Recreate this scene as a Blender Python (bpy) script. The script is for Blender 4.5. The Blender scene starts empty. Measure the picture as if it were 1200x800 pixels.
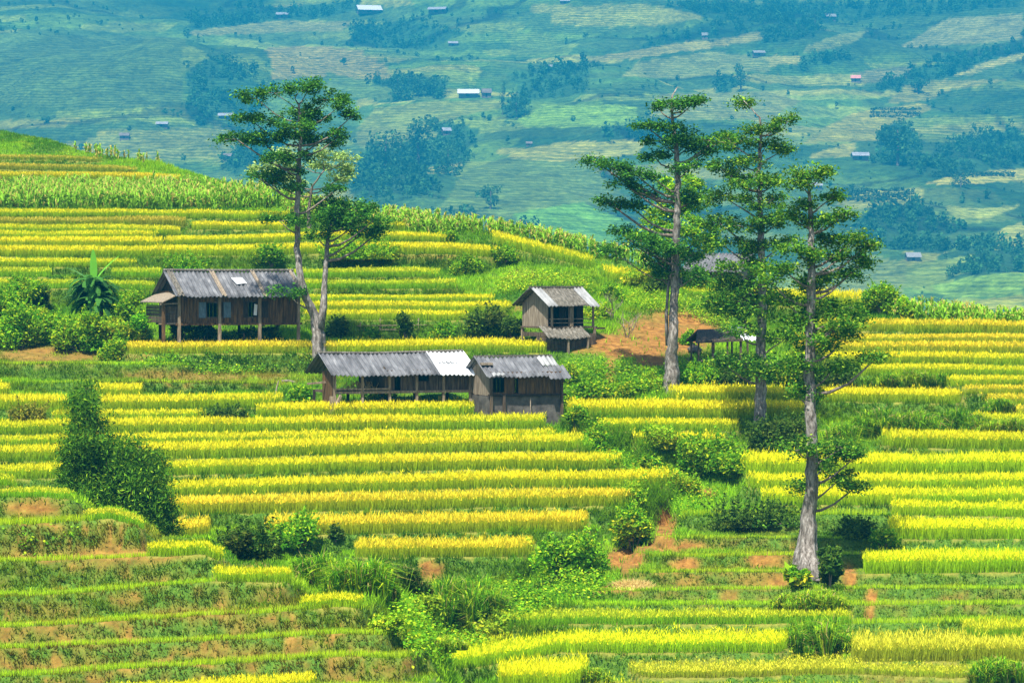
import bpy, math
import numpy as np
from mathutils import Vector
R = math.radians
rng = np.random.default_rng(7)

# ------------------------------------------------------------------ camera, light, exposure
sc = bpy.context.scene
COL = sc.collection
F, YH, ZC = 3400.0, 330.0, 22.0          # focal length in photo pixels (1200 wide), horizon row, eye height
cam_d = bpy.data.cameras.new('camera')
cam_d.sensor_width = 36; cam_d.lens = F / 1200 * 36
cam_d.shift_y = -(400 - YH) / 1200
cam_d.clip_start = 1; cam_d.clip_end = 12000
cam = bpy.data.objects.new('camera', cam_d); COL.objects.link(cam)
cam.location = (0, 0, ZC); cam.rotation_euler = (R(90), 0, 0)
sc.camera = cam

SUN_EL, SUN_AZ = 63.0, -158.0            # degrees; azimuth clockwise from +Y (away from the camera)
sdir = Vector((math.sin(R(SUN_AZ)) * math.cos(R(SUN_EL)), math.cos(R(SUN_AZ)) * math.cos(R(SUN_EL)), math.sin(R(SUN_EL))))
world = bpy.data.worlds.new('World'); sc.world = world; world.use_nodes = True
wn = world.node_tree.nodes; wl = world.node_tree.links
sky = wn.new('ShaderNodeTexSky'); sky.sky_type = 'NISHITA'; sky.sun_disc = False
sky.sun_elevation = R(SUN_EL); sky.sun_rotation = R(SUN_AZ)
wn['Background'].inputs['Strength'].default_value = 0.095
wl.new(sky.outputs[0], wn['Background'].inputs[0])
sun_d = bpy.data.lights.new('sun', 'SUN'); sun_d.energy = 5.0; sun_d.angle = R(1.0); sun_d.color = (1, .97, .90)
sun = bpy.data.objects.new('sun', sun_d); COL.objects.link(sun)
sun.rotation_euler = sdir.to_track_quat('Z', 'Y').to_euler()
sc.view_settings.view_transform = 'Standard'; sc.view_settings.look = 'None'
sc.view_settings.gamma = 1; sc.view_settings.use_curve_mapping = False
sc.view_settings.exposure = 1.40
cy = sc.cycles
cy.use_denoising = True; cy.max_bounces = 5; cy.diffuse_bounces = 2; cy.glossy_bounces = 1
cy.transmission_bounces = 3; cy.volume_bounces = 0; cy.transparent_max_bounces = 4

# ------------------------------------------------------------------ helpers
def at(px, py, d):
    return np.array([(px - 600) / F * d, d, ZC - (py - YH) / F * d])

def tag(o, label=None, cat=None, group=None, kind=None):
    for k, v in (('label', label), ('category', cat), ('group', group), ('kind', kind)):
        if v: o[k] = v
    return o

def empty(name, loc, rz=0, label=None, cat=None, group=None):
    o = bpy.data.objects.new(name, None); COL.objects.link(o)
    o.location = [float(v) for v in loc]; o.rotation_euler = (0, 0, rz); o.empty_display_size = .3
    return tag(o, label, cat, group)

def np_mesh(name, v, f, mat, parent=None, col=None, attrs=None, smooth=False):
    v = np.asarray(v, np.float32); f = np.asarray(f, np.int32)
    me = bpy.data.meshes.new(name)
    n, k = f.shape
    me.vertices.add(len(v)); me.vertices.foreach_set('co', v.ravel())
    me.loops.add(n * k); me.loops.foreach_set('vertex_index', f.ravel())
    me.polygons.add(n)
    me.polygons.foreach_set('loop_start', np.arange(0, n * k, k, dtype=np.int32))
    me.polygons.foreach_set('loop_total', np.full(n, k, np.int32))
    if smooth: me.polygons.foreach_set('use_smooth', np.ones(n, bool))
    if col is not None:
        a = me.color_attributes.new('Col', 'FLOAT_COLOR', 'POINT')
        c = np.ones((len(v), 4), np.float32); c[:, :3] = col
        a.data.foreach_set('color', c.ravel())
    for an, av in (attrs or {}).items():
        a = me.attributes.new(an, 'FLOAT', 'POINT'); a.data.foreach_set('value', np.asarray(av, np.float32).ravel())
    me.update(calc_edges=True); me.validate()
    me.materials.append(mat)
    o = bpy.data.objects.new(name, me); COL.objects.link(o)
    if parent: o.parent = parent
    return o

class MB:
    """collects boxes, tubes and sheets; build() links them as ONE mesh object"""
    def __init__(s): s.v = []; s.f = []
    def add(s, vs, fs):
        b = len(s.v); s.v += [tuple(float(c) for c in p) for p in vs]; s.f += [tuple(b + i for i in q) for q in fs]; return s
    def box(s, x0, x1, y0, y1, z0, z1, rz=0, c=None):
        vs = [(x, y, z) for z in (z0, z1) for y in (y0, y1) for x in (x0, x1)]
        if rz:
            cx, cyy = c or ((x0 + x1) / 2, (y0 + y1) / 2); ca, sa = math.cos(rz), math.sin(rz)
            vs = [(cx + (x - cx) * ca - (y - cyy) * sa, cyy + (x - cx) * sa + (y - cyy) * ca, z) for x, y, z in vs]
        return s.add(vs, [(0, 2, 3, 1), (4, 5, 7, 6), (0, 1, 5, 4), (1, 3, 7, 5), (3, 2, 6, 7), (2, 0, 4, 6)])
    def bar(s, p, q, w=.05, h=None):
        p, q = Vector(p), Vector(q); d = (q - p).normalized()
        u = d.cross(Vector((0, 0, 1)));  u = u.normalized() if u.length > 1e-4 else Vector((1, 0, 0))
        w2 = u.cross(d).normalized() * ((h or w) / 2); u = u * (w / 2)
        vs = [a + i * u + j * w2 for a in (p, q) for j in (-1, 1) for i in (-1, 1)]
        return s.add(vs, [(0, 2, 3, 1), (4, 5, 7, 6), (0, 1, 5, 4), (1, 3, 7, 5), (3, 2, 6, 7), (2, 0, 4, 6)])
    def tube(s, pts, rad, n=8, bump=0.0, sd=0):
        rr = np.random.default_rng(sd + len(s.v))
        pts = [Vector(p) for p in pts]; vs = []; fs = []
        for i, p in enumerate(pts):
            d = (pts[min(i + 1, len(pts) - 1)] - pts[max(i - 1, 0)])
            if d.length < 1e-6: d = Vector((0, 0, 1))
            d.normalize()
            u = d.cross(Vector((.31, .91, .12))); u.normalize(); w = d.cross(u)
            for k in range(n):
                a = 2 * math.pi * k / n; r = rad[i] * (1 + bump * (rr.random() - .5) * 2)
                vs.append(p + (u * math.cos(a) + w * math.sin(a)) * r)
        for i in range(len(pts) - 1):
            for k in range(n):
                fs.append((i * n + k, i * n + (k + 1) % n, (i + 1) * n + (k + 1) % n, (i + 1) * n + k))
        fs.append(tuple(range(n - 1, -1, -1))); fs.append(tuple((len(pts) - 1) * n + k for k in range(n)))
        return s.add(vs, fs)
    def build(s, name, mat, parent=None, smooth=False):
        me = bpy.data.meshes.new(name); me.from_pydata(s.v, [], s.f); me.update()
        if smooth:
            for p in me.polygons: p.use_smooth = True
        me.materials.append(mat)
        o = bpy.data.objects.new(name, me); COL.objects.link(o)
        if parent: o.parent = parent
        return o

# value noise
_lat = np.random.default_rng(99).random((256, 256))
def noise(x, y, s=1.0, seed=0):
    x = np.asarray(x, float) / s + seed * 17.3; y = np.asarray(y, float) / s + seed * 7.7
    xi = np.floor(x).astype(int); yi = np.floor(y).astype(int); fx = x - xi; fy = y - yi
    fx = fx * fx * (3 - 2 * fx); fy = fy * fy * (3 - 2 * fy)
    g = lambda a, b: _lat[a % 256, b % 256]
    return (g(xi, yi) * (1 - fx) + g(xi + 1, yi) * fx) * (1 - fy) + (g(xi, yi + 1) * (1 - fx) + g(xi + 1, yi + 1) * fx) * fy
def fbm(x, y, s=1.0, seed=0, o=3):
    return sum(noise(x, y, s / 2 ** i, seed + i * 3) * .5 ** i for i in range(o)) / sum(.5 ** i for i in range(o))
def smooth(t): t = np.clip(t, 0, 1); return t * t * (3 - 2 * t)

def in_poly(x, y, poly):
    r = np.zeros(np.shape(x), bool); n = len(poly); j = n - 1
    for i in range(n):
        (xi, yi), (xj, yj) = poly[i], poly[j]
        if yi != yj:
            r ^= ((yi > y) != (yj > y)) & (x < (xj - xi) * (y - yi) / (yj - yi) + xi)
        j = i
    return r

# ------------------------------------------------------------------ materials
def new_mat(name):
    m = bpy.data.materials.new(name); m.use_nodes = True
    nt = m.node_tree; b = nt.nodes['Principled BSDF']; b.inputs['Specular IOR Level'].default_value = .2
    return m, nt, b
def ramp(nt, stops, fac):
    r = nt.nodes.new('ShaderNodeValToRGB'); el = r.color_ramp.elements
    while len(el) < len(stops): el.new(.5)
    for e, (p, c) in zip(el, stops): e.position = p; e.color = (*c, 1)
    nt.links.new(fac, r.inputs[0]); return r.outputs[0]
def tex_noise(nt, scale, detail=4, vec=None, rough=.6):
    n = nt.nodes.new('ShaderNodeTexNoise'); n.inputs['Scale'].default_value = scale
    n.inputs['Detail'].default_value = detail; n.inputs['Roughness'].default_value = rough
    if vec is not None: nt.links.new(vec, n.inputs['Vector'])
    return n.outputs['Fac']
def coords(nt, scale=(1, 1, 1)):
    t = nt.nodes.new('ShaderNodeTexCoord'); m = nt.nodes.new('ShaderNodeMapping'); m.inputs['Scale'].default_value = scale
    nt.links.new(t.outputs['Object'], m.inputs[0]); return m.outputs[0]
def mix(nt, fac, a, b, mode='MIX'):
    m = nt.nodes.new('ShaderNodeMix'); m.data_type = 'RGBA'; m.blend_type = mode
    for s, i in ((fac, 0), (a, 6), (b, 7)):
        if isinstance(s, (int, float)): m.inputs[i].default_value = s
        elif isinstance(s, tuple): m.inputs[i].default_value = (*s, 1)
        else: nt.links.new(s, m.inputs[i])
    return m.outputs[2]
def bump(nt, b, h, strength=.4, dist=.05):
    n = nt.nodes.new('ShaderNodeBump'); n.inputs['Strength'].default_value = strength; n.inputs['Distance'].default_value = dist
    nt.links.new(h, n.inputs['Height']); nt.links.new(n.outputs[0], b.inputs['Normal'])

def leaf_mat(name, trans=.35, rough=.8):
    m, nt, b = new_mat(name); b.inputs['Specular IOR Level'].default_value = .08
    a = nt.nodes.new('ShaderNodeVertexColor'); a.layer_name = 'Col'
    nt.links.new(a.outputs[0], b.inputs['Base Color']); b.inputs['Roughness'].default_value = rough
    t = nt.nodes.new('ShaderNodeBsdfTranslucent'); nt.links.new(a.outputs[0], t.inputs[0])
    s = nt.nodes.new('ShaderNodeMixShader'); s.inputs[0].default_value = trans
    nt.links.new(b.outputs[0], s.inputs[1]); nt.links.new(t.outputs[0], s.inputs[2])
    nt.links.new(s.outputs[0], nt.nodes['Material Output'].inputs[0]); return m
def stain_mat(name, stops, scale=(1, 1, 1), ns=3.0, rough=.8, bs=.3, detail=6):
    m, nt, b = new_mat(name); v = coords(nt, scale); n = tex_noise(nt, ns, detail, v, .65)
    nt.links.new(ramp(nt, stops, n), b.inputs['Base Color']); b.inputs['Roughness'].default_value = rough
    bump(nt, b, n, bs); return m
LEAF = leaf_mat('leaves'); RICE = leaf_mat('rice_plants', .4, .7); GRASSM = leaf_mat('grass_blades', .35, .7)
M_PLANK = stain_mat('weathered_planks', [(.3, (.018, .013, .008)), (.5, (.075, .052, .032)), (.7, (.19, .14, .085))], (7, 7, .5), 2.0)
M_BROWN = stain_mat('brown_planks', [(.3, (.016, .009, .004)), (.5, (.085, .046, .017)), (.72, (.22, .12, .04))], (6, 6, .5), 2.0)
M_PALE = stain_mat('pale_planks', [(.3, (.06, .045, .03)), (.5, (.20, .155, .105)), (.7, (.36, .30, .22))], (8, 8, .5), 2.0)
M_POST = stain_mat('post_wood', [(.3, (.07, .05, .03)), (.5, (.21, .155, .095)), (.7, (.36, .28, .19))], (4, 4, .6), 3.0)
M_DARK = stain_mat('dark_wood', [(.3, (.012, .009, .007)), (.7, (.05, .035, .022))], (4, 4, 1), 3.0)  # one dark brown tone, also for back posts, hut wall and doors
M_ROOF = stain_mat('grey_corrugated_sheet', [(.28, (.03, .03, .03)), (.45, (.085, .085, .088)), (.6, (.14, .14, .142)), (.75, (.24, .235, .23))], (1.3, .35, .35), 2.4)
M_ROOFP = stain_mat('pale_corrugated_sheet', [(.3, (.13, .13, .125)), (.6, (.27, .27, .26)), (.8, (.42, .42, .41))], (2, .5, .5), 2.4)
M_ROOFO = stain_mat('old_shingle_sheet', [(.3, (.03, .026, .02)), (.5, (.10, .088, .065)), (.7, (.22, .20, .165))], (6, 1.5, 1.5), 2.4)
M_WHITE = stain_mat('white_sheet', [(.3, (.34, .34, .34)), (.5, (.56, .57, .57)), (.7, (.70, .71, .71))], (1.5, .6, .6), 2.4, .6)
M_STONE = stain_mat('mud_wall', [(.3, (.035, .03, .025)), (.5, (.085, .075, .065)), (.7, (.15, .135, .11))], (1, 1, 1), 2.0)
M_BLUE = stain_mat('blue_grey_paint', [(.3, (.05, .08, .105)), (.7, (.12, .18, .22))], (3, 3, 1), 3.0)
M_THATCH = stain_mat('dark_thatch', [(.3, (.02, .015, .01)), (.6, (.08, .06, .04)), (.8, (.16, .12, .08))], (8, 1.5, 1.5), 2.0)
M_STRAW = stain_mat('straw', [(.3, (.40, .27, .08)), (.7, (.68, .50, .20))], (4, 4, 4), 3.0)
M_BARK = stain_mat('pale_bark', [(.32, (.03, .024, .018)), (.44, (.12, .10, .08)), (.54, (.21, .185, .155)), (.68, (.38, .34, .295))], (3, 3, 1.1), 2.6, .85, 1.0, 9)
M_TWIG = stain_mat('twig_bark', [(.3, (.08, .06, .045)), (.7, (.24, .19, .14))], (2, 2, 1), 3.0)
M_FARWALL = stain_mat('distant_wall', [(.3, (.10, .08, .07)), (.7, (.24, .20, .17))], (.3, .3, .3), 1.0)
M_PINK = stain_mat('pink_roof', [(.3, (.55, .20, .18)), (.7, (.72, .32, .28))], (.3, .3, .3), 1.0)
M_FARROOF = stain_mat('distant_grey_roof', [(.3, (.18, .18, .2)), (.7, (.36, .36, .38))], (.3, .3, .3), 1.0)
# ------------------------------------------------------------------ the terraced hillside
# depth of the slope against its height in the view; the real shape of the slope, used everywhere
DY = np.array([-200, 100, 150, 240, 300, 400, 480, 665, 800, 860, 1000, 1400.])
DD = np.array([330, 252, 235, 203, 185, 163, 150, 125, 110, 104, 93, 75.])
def D(y): return np.interp(y, DY, DD)
def Yd(d): return np.interp(d, DD[::-1], DY[::-1])
FY = np.array([520, 560, 806, 900, 1200.]); FD = np.array([107.5, 106, 92, 87, 72.])     # the nearer spur on the left
def DF(y): return np.interp(y, FY, FD)
RX = [0, 60, 100, 190, 240, 290, 340, 430, 500, 560, 620, 700, 760, 830, 900, 1010, 1050, 1100, 1200]
RY = [152, 163, 178, 192, 206, 222, 240, 254, 262, 269, 279, 297, 313, 326, 337, 355, 366, 372, 382]

# every terrace: block, front edge of its tread, what grows on it (x from, x to, kind, height)
T = [
 ('M', [(0, 187), (70, 188), (130, 191)], [(0, 125, 'o', .45)]),
 ('M', [(0, 199), (100, 200), (165, 203)], [(0, 160, 'o', .5)]),
 ('M', [(0, 210), (120, 211), (215, 214)], [(0, 210, 'G', .6)]),
 ('M', [(0, 246), (200, 246), (345, 248)], []),
 ('M', [(0, 255), (150, 255), (300, 257), (345, 258)], [(0, 340, 'Y', .62)]),
 ('M', [(0, 265), (150, 265), (222, 264)], [(0, 218, 'o', .6)]),
 ('M', [(215, 269), (300, 270), (440, 268), (500, 271)], [(220, 335, 'Y', .6), (430, 495, 'Y', .6)]),
 ('M', [(0, 273), (120, 273), (215, 276)], [(0, 210, 'Y', .62)]),
 ('M', [(0, 281), (120, 281), (188, 281)], [(0, 186, 'Y', .62)]),
 ('M', [(190, 287), (300, 285), (420, 280), (530, 284)], [(192, 525, 'Y', .62)]),
 ('M', [(0, 290), (110, 290), (190, 290)], [(0, 190, 'Y', .62)]),
 ('M', [(0, 301), (150, 301), (260, 300), (400, 297), (520, 298), (590, 302)], [(0, 585, 'Y', .66)]),
 ('M', [(0, 313), (100, 313), (160, 313)], [(0, 160, 'Y', .66)]),
 ('M', [(0, 325), (120, 325), (190, 325)], [(0, 60, 'L', .6), (130, 188, 'L', .6)]),
 ('M', [(330, 326), (420, 325), (520, 325)], [(330, 515, 'L', .55)]),
 ('M', [(0, 338), (100, 338), (185, 340)], [(0, 180, 'L', .6)]),
 ('M', [(330, 338), (430, 339), (540, 338)], [(330, 535, 'L', .55)]),
 ('M', [(0, 352), (60, 352)], [(0, 60, 'Y', .55)]),
 ('M', [(350, 353), (470, 354), (590, 354)], [(350, 580, 'Y', .5)]),
 ('M', [(350, 366), (480, 366), (610, 367)], [(350, 600, 'Y', .62)]),
 ('M', [(355, 375), (480, 375), (560, 376)], [(355, 550, 'Y', .55)]),
 ('M', [(0, 386), (25, 387)], [(0, 25, 'Y', .6)]),
 ('M', [(140, 415), (300, 414), (450, 414), (560, 412), (670, 415)], [(143, 395, 'G', .6), (395, 640, 'Y', .6)]),
 ('M', [(0, 427), (110, 427), (230, 428)], [(0, 220, 'e', .2)]),
 ('M', [(0, 450), (150, 448), (330, 450)], [(0, 330, 'e', .2)]),
 ('M', [(0, 464), (150, 467), (330, 463)], [(0, 10, 'Y', .6), (107, 166, 'Y', .7), (168, 330, 'e', .2)]),
 ('M', [(0, 481), (160, 481), (330, 477)], [(0, 78, 'Y', .72), (118, 330, 'Y', .7)]),
 ('M', [(0, 493), (120, 493), (245, 492)], [(60, 243, 'Y', .6)]),
 ('M', [(248, 490), (400, 490), (562, 487)], [(300, 556, 'Y', .7)]),
 ('M', [(0, 510), (200, 508), (400, 506), (600, 503), (645, 503)], [(0, 640, 'Y', .72)]),
 ('M', [(0, 524), (200, 522), (400, 520), (655, 517)], [(0, 652, 'Y', .66)]),
 ('M', [(0, 541), (200, 538), (400, 533), (600, 529), (690, 528)], [(0, 685, 'Y', .72)]),
 ('M', [(0, 562), (200, 557), (400, 553), (600, 550), (735, 550)], [(0, 730, 'Y', .66)]),
 ('M', [(150, 583), (400, 577), (600, 572), (800, 571)], [(150, 795, 'Y', .74)]),
 ('M', [(190, 604), (400, 599), (600, 594), (755, 593)], [(190, 748, 'G', .72)]),
 ('M', [(190, 629), (400, 627), (600, 623), (700, 623)], [(310, 690, 'G', .72), (200, 245, 'G', .6)]),
 ('M', [(400, 654), (520, 653), (635, 652)], [(415, 626, 'G', .74)]),
 # middle knoll and right-hand block
 ('M', [(565, 281), (600, 291), (640, 301), (705, 317)], [(567, 702, 'Y', .8)]),
 ('M', [(700, 327), (740, 331), (785, 335)], [(702, 784, 'Y', .8)]),
 ('M', [(795, 345), (850, 347)], [(798, 850, 'L', .4)]),
 ('M', [(880, 358), (960, 359), (1022, 364)], [(885, 1020, 'Y', .95)]),
 ('M', [(960, 388), (1100, 389), (1200, 391)], [(960, 1200, 'G', .66)]),
 ('M', [(930, 401), (1060, 402), (1200, 402)], [(930, 1200, 'G', .5)]),
 ('M', [(930, 414), (1060, 414), (1200, 415)], [(930, 1200, 'G', .6)]),
 ('M', [(960, 426), (1100, 427), (1200, 428)], [(960, 1200, 'Y', .6)]),
 ('M', [(980, 440), (1100, 440), (1200, 441)], [(1010, 1200, 'Y', .66)]),
 ('M', [(1100, 453), (1200, 453)], [(1105, 1200, 'Y', .56)]),
 ('M', [(1115, 462), (1200, 462)], [(1120, 1200, 'G', .45)]),
 ('M', [(780, 469), (900, 470), (1000, 471), (1140, 473)], [(785, 1130, 'Y', .7)]),
 ('M', [(1150, 474), (1200, 474)], [(1150, 1200, 'G', .5)]),
 ('M', [(660, 489), (800, 490), (960, 490)], [(665, 955, 'Y', .74)]),
 ('M', [(1180, 486), (1200, 486)], [(1185, 1200, 'G', .5)]),
 ('M', [(697, 505), (800, 505), (875, 506)], [(700, 870, 'Y', .6)]),
 ('M', [(1140, 500), (1200, 500)], [(1140, 1200, 'Y', .6)]),
 ('M', [(733, 521), (800, 522), (870, 524)], [(735, 850, 'Y', .66)]),
 ('M', [(1030, 524), (1120, 526), (1200, 527)], [(1034, 1200, 'Y', .8)]),
 ('M', [(860, 556), (1000, 557), (1200, 554)], [(865, 1200, 'B', .86)]),
 ('M', [(870, 573), (1000, 574), (1200, 572)], [(875, 1200, 'B', .7)]),
 ('M', [(890, 592), (1000, 592), (1200, 590)], [(893, 1200, 'B', .66)]),
 ('M', [(790, 606), (900, 603), (1040, 604), (1200, 606)], [(1045, 1200, 'B', .6), (800, 1040, 'e', .3)]),
 ('M', [(770, 632), (900, 631), (1040, 632), (1200, 632)], [(1042, 1200, 'B', .86), (770, 1040, 'e', .16)]),
 ('M', [(745, 653), (850, 652), (1010, 650), (1200, 645)], [(745, 1010, 'e', .16), (1010, 1200, 'e', .2)]),
 ('M', [(730, 672), (850, 671), (1010, 672), (1200, 671)], [(1013, 1200, 'B', .85), (735, 940, 'e', .16)]),
 ('M', [(655, 693), (800, 692), (1000, 690), (1200, 690)], [(655, 1200, 'e', .22)]),
 ('M', [(635, 710), (800, 709), (1000, 709), (1200, 708)], [(640, 1200, 'e', .22)]),
 ('M', [(585, 734), (700, 732), (900, 732), (1000, 731), (1200, 728)], [(588, 1000, 'L', .45), (1000, 1200, 'e', .22)]),
 ('M', [(1120, 751), (1200, 750)], [(1126, 1200, 'L', .7)]),
 ('M', [(503, 789), (560, 782), (615, 771), (660, 765), (800, 765), (935, 765)], [(506, 932, 'B', .6)]),
 ('M', [(990, 777), (1100, 776), (1200, 776)], [(998, 1200, 'O', .75)]),
 ('M', [(735, 795), (850, 794), (1000, 791), (1200, 796)], [(738, 1190, 'O', .4)]),
 ('M', [(560, 812), (620, 808), (690, 808)], [(585, 690, 'B', .8)]),
 ('M', [(520, 835), (700, 830), (1000, 830), (1200, 830)], [(690, 1200, 'L', .5)]),
 ('M', [(450, 870), (700, 868), (1200, 866)], [(450, 1200, 'Y', .7)]),
 # the nearer spur at the lower left
 ('F', [(0, 571), (10, 572), (22, 580)], [(0, 17, 'L', .5)]),
 ('F', [(0, 584), (50, 583), (85, 586), (108, 604)], [(0, 82, 'g', .4)]),
 ('F', [(0, 615), (70, 613), (130, 609), (160, 617), (182, 640)], [(0, 110, 'e', .3), (98, 168, 'g', .5)]),
 ('F', [(0, 659), (90, 657), (180, 653), (240, 650), (272, 668)], [(0, 178, 'e', .16), (172, 262, 'Y', .62)]),
 ('F', [(0, 699), (80, 696), (160, 690), (255, 682), (335, 683), (358, 700)], [(0, 252, 'e', .18), (250, 340, 'Y', .66)]),
 ('F', [(0, 735), (100, 731), (200, 725), (300, 719), (400, 711), (445, 716)], [(0, 440, 'e', .2), (352, 424, 'Y', .62)]),
 ('F', [(0, 761), (150, 756), (300, 749), (400, 743), (475, 746)], [(0, 470, 'e', .2)]),
 ('F', [(0, 794), (150, 784), (300, 775), (400, 769), (500, 772)], [(0, 490, 'e', .22)]),
 ('F', [(0, 830), (150, 820), (300, 812), (400, 806), (510, 808)], [(110, 368, 'Y', .62), (0, 110, 'Y', .4), (380, 500, 'e', .22)]),
 ('F', [(0, 880), (200, 870), (520, 860)], [(0, 500, 'Y', .6)]),
]
gx = np.concatenate([np.arange(-420, -30, 18.), np.arange(-30, 1231, 4.), np.arange(1248, 1640, 18.)])
gd = np.arange(82, 268, .16)
PX, DG = np.meshgrid(gx, gd)
XW = (PX - 600) / F * DG
zs = ZC - (Yd(DG) - YH) / F * DG                     # the smooth slope
ys = Yd(DG)
off = np.full(PX.shape, .95)
for cx, cyy, rx, ry, val in [(60, 165, 160, 28, .1), (690, 360, 105, 75, .25), (520, 255, 230, 22, .1), (1120, 372, 160, 14, .1),
                             (270, 435, 160, 14, .6), (820, 330, 80, 25, .2)]:
    w = np.exp(-(((PX - cx) / rx) ** 2 + ((ys - cyy) / ry) ** 2) ** 2)
    off = off * (1 - w) + val * w
wr = np.exp(-((ys - np.interp(PX, RX, RY)) / 13) ** 2); off = off * (1 - wr) + .12 * wr
gully = np.array([(700, 455), (735, 530), (800, 590), (735, 650), (650, 690), (560, 730), (480, 770), (470, 900.)])
gdist = np.full(PX.shape, 1e9)
for a, b in zip(gully[:-1], gully[1:]):
    A = np.array([(a[0] - 600) / F * D(a[1]), D(a[1])]); B = np.array([(b[0] - 600) / F * D(b[1]), D(b[1])])
    t = np.clip(((XW - A[0]) * (B - A)[0] + (DG - A[1]) * (B - A)[1]) / ((B - A) ** 2).sum(), 0, 1)
    gdist = np.minimum(gdist, np.hypot(XW - A[0] - t * (B - A)[0], DG - A[1] - t * (B - A)[1]))
Z = zs - off - .8 * np.exp(-(gdist / 2.2) ** 2) + (fbm(XW, DG, 5, 1) - .5) * .5
ridge_y = np.interp(PX, RX, RY); ridge_d = D(ridge_y); ridge_z = ZC - (ridge_y - YH) / F * ridge_d

TZ = []                                               # tread height and edge depth per terrace over gx
for k, (blk, edge, crops) in enumerate(T):
    ex = np.array([e[0] for e in edge], float); ey = np.array([e[1] for e in edge], float)
    dfun = D if blk == 'M' else DF
    ye = np.interp(gx, ex, ey); de = dfun(ye)
    xa, xb = ex[0], ex[-1]
    if xa <= 0: xa = -600
    if xb >= 1200: xb = 1900
    zk = ZC - (ye - YH) / F * de
    zk = np.where(gx < -30, zk[np.searchsorted(gx, -30)], np.where(gx > 1230, zk[np.searchsorted(gx, 1230) - 1], zk))
    xm = (gx - 600) / F * de
    de = de + (noise(xm, xm * 0 + k * 3.1, 2.6, 3) - .5) * .5 + (noise(xm, xm * 0 + k * 5.7, .7, 5) - .5) * .18
    de = de + 2.0 * smooth((gx - (xb - 34)) / 34) ** 2 + 2.0 * smooth(((xa + 34) - gx) / 34) ** 2
    TZ.append((zk, de, xa, xb))
    lat = np.maximum(np.maximum(xa - PX, PX - xb), 0) / F * DG
    out = np.hypot(np.maximum(de[None, :] - DG, 0), lat)
    if blk == 'M':
        out = out + np.maximum(DG - ridge_d + .6, 0) * .3
        slope = 2.6
    else:
        out = out + np.maximum(DG - 108.5, 0) * .35
        slope = 2.4
    edge_n = (fbm(XW, DG, 1.1, 8 + k % 5) - .5)
    Z = np.maximum(Z, zk[None, :] - slope * out * (1 + edge_n * .5))
cap = np.where(DG > ridge_d, ridge_z + .15 - .42 * (DG - ridge_d), 1e9)
Z = np.minimum(Z, cap)
near = DG < 86                                        # falls away towards the photographer
Z = Z + (fbm(XW, DG, .5, 21) - .5) * .10
YP = YH + (ZC - Z) * F / DG                           # where each ground point stands in the photograph

def ground_at(px, py):
    """point of the ground seen at a photo pixel: first grid row from the camera that reaches that height"""
    c = int(np.clip(np.searchsorted(gx, px), 0, len(gx) - 1))
    hit = np.nonzero(YP[:, c] <= py)[0]
    r = hit[0] if len(hit) else len(gd) - 1
    d = gd[r]; return np.array([(px - 600) / F * d, d, Z[r, c]])
def ground_z(px, d):
    c = int(np.clip(np.searchsorted(gx, px), 0, len(gx) - 1)); r = int(np.clip(np.searchsorted(gd, d), 0, len(gd) - 1)); return float(Z[r, c])
def ground_zs(px, d):
    fc = np.interp(px, gx, np.arange(len(gx))); fr = np.interp(d, gd, np.arange(len(gd)))
    c = np.clip(fc.astype(int), 0, len(gx) - 2); r = np.clip(fr.astype(int), 0, len(gd) - 2); tc = fc - c; tr = fr - r
    return (Z[r, c] * (1 - tc) + Z[r, c + 1] * tc) * (1 - tr) + (Z[r + 1, c] * (1 - tc) + Z[r + 1, c + 1] * tc) * tr
def at_ground(px, py, d=None, sink=0.0):
    if d is None:
        p = ground_at(px, py); p[2] -= sink; return p
    """stand a thing at photo pixel column px, at the slope depth of row py, on the ground there"""
    d = float(D(py)) if d is None else d
    return np.array([(px - 600) / F * d, d, ground_z(px, d) - sink])

# bare earth, by place on the slope
def blobs(lst):
    s = np.zeros(PX.shape)
    for cx, cyy, rx, ry, v in lst:
        w = 1 - smooth((np.hypot((PX - cx) / rx, (YP - cyy) / ry) - .6) / .8)
        s = np.maximum(s, v * w)
    return s
soil = blobs([(785, 390, 62, 27, 1), (722, 402, 46, 13, 1), (742, 412, 40, 9, 1), (765, 423, 22, 8, 1), (690, 405, 30, 10, .8), (715, 440, 6, 26, .9), (600, 362, 22, 4, .7),
              (612, 322, 20, 6, .5), (505, 668, 16, 12, 1), (575, 722, 12, 10, 1), (780, 618, 12, 26, 1), (780, 641, 60, 7, .95), (735, 655, 25, 14, 1),
              (800, 661, 22, 9, 1), (900, 655, 28, 9, .8), (895, 680, 36, 11, .85), (995, 676, 10, 14, 1), (800, 684, 30, 6, .6), (725, 690, 30, 5, .8),
              (855, 700, 12, 6, .9), (1021, 700, 7, 12, 1), (1019, 720, 7, 7, .9), (825, 580, 14, 8, 1), (775, 395, 40, 14, .9), (690, 555, 14, 5, .6),
              (40, 595, 38, 12, .8), (140, 650, 80, 8, .75), (60, 650, 60, 8, .6), (300, 667, 20, 9, .5), (60, 718, 45, 8, .5), (270, 765, 45, 9, .6),
              (405, 790, 25, 9, .7), (300, 700, 50, 5, .6), (230, 718, 60, 7, .5), (90, 752, 60, 6, .45), (90, 780, 50, 7, .5), (480, 780, 10, 12, .8),
              (230, 440, 110, 6, .55), (60, 415, 70, 10, .7), (160, 415, 20, 6, .5), (1155, 790, 25, 7, .7), (1040, 795, 30, 6, .5),
              (650, 440, 14, 6, .6), (470, 300, 110, 4, .45), (590, 300, 20, 8, .4), (870, 745, 18, 5, .7), (700, 655, 20, 8, .5), (640, 690, 12, 9, .5)])
brownish = np.zeros(PX.shape)                          # banks where dead weeds stand among the green
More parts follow.
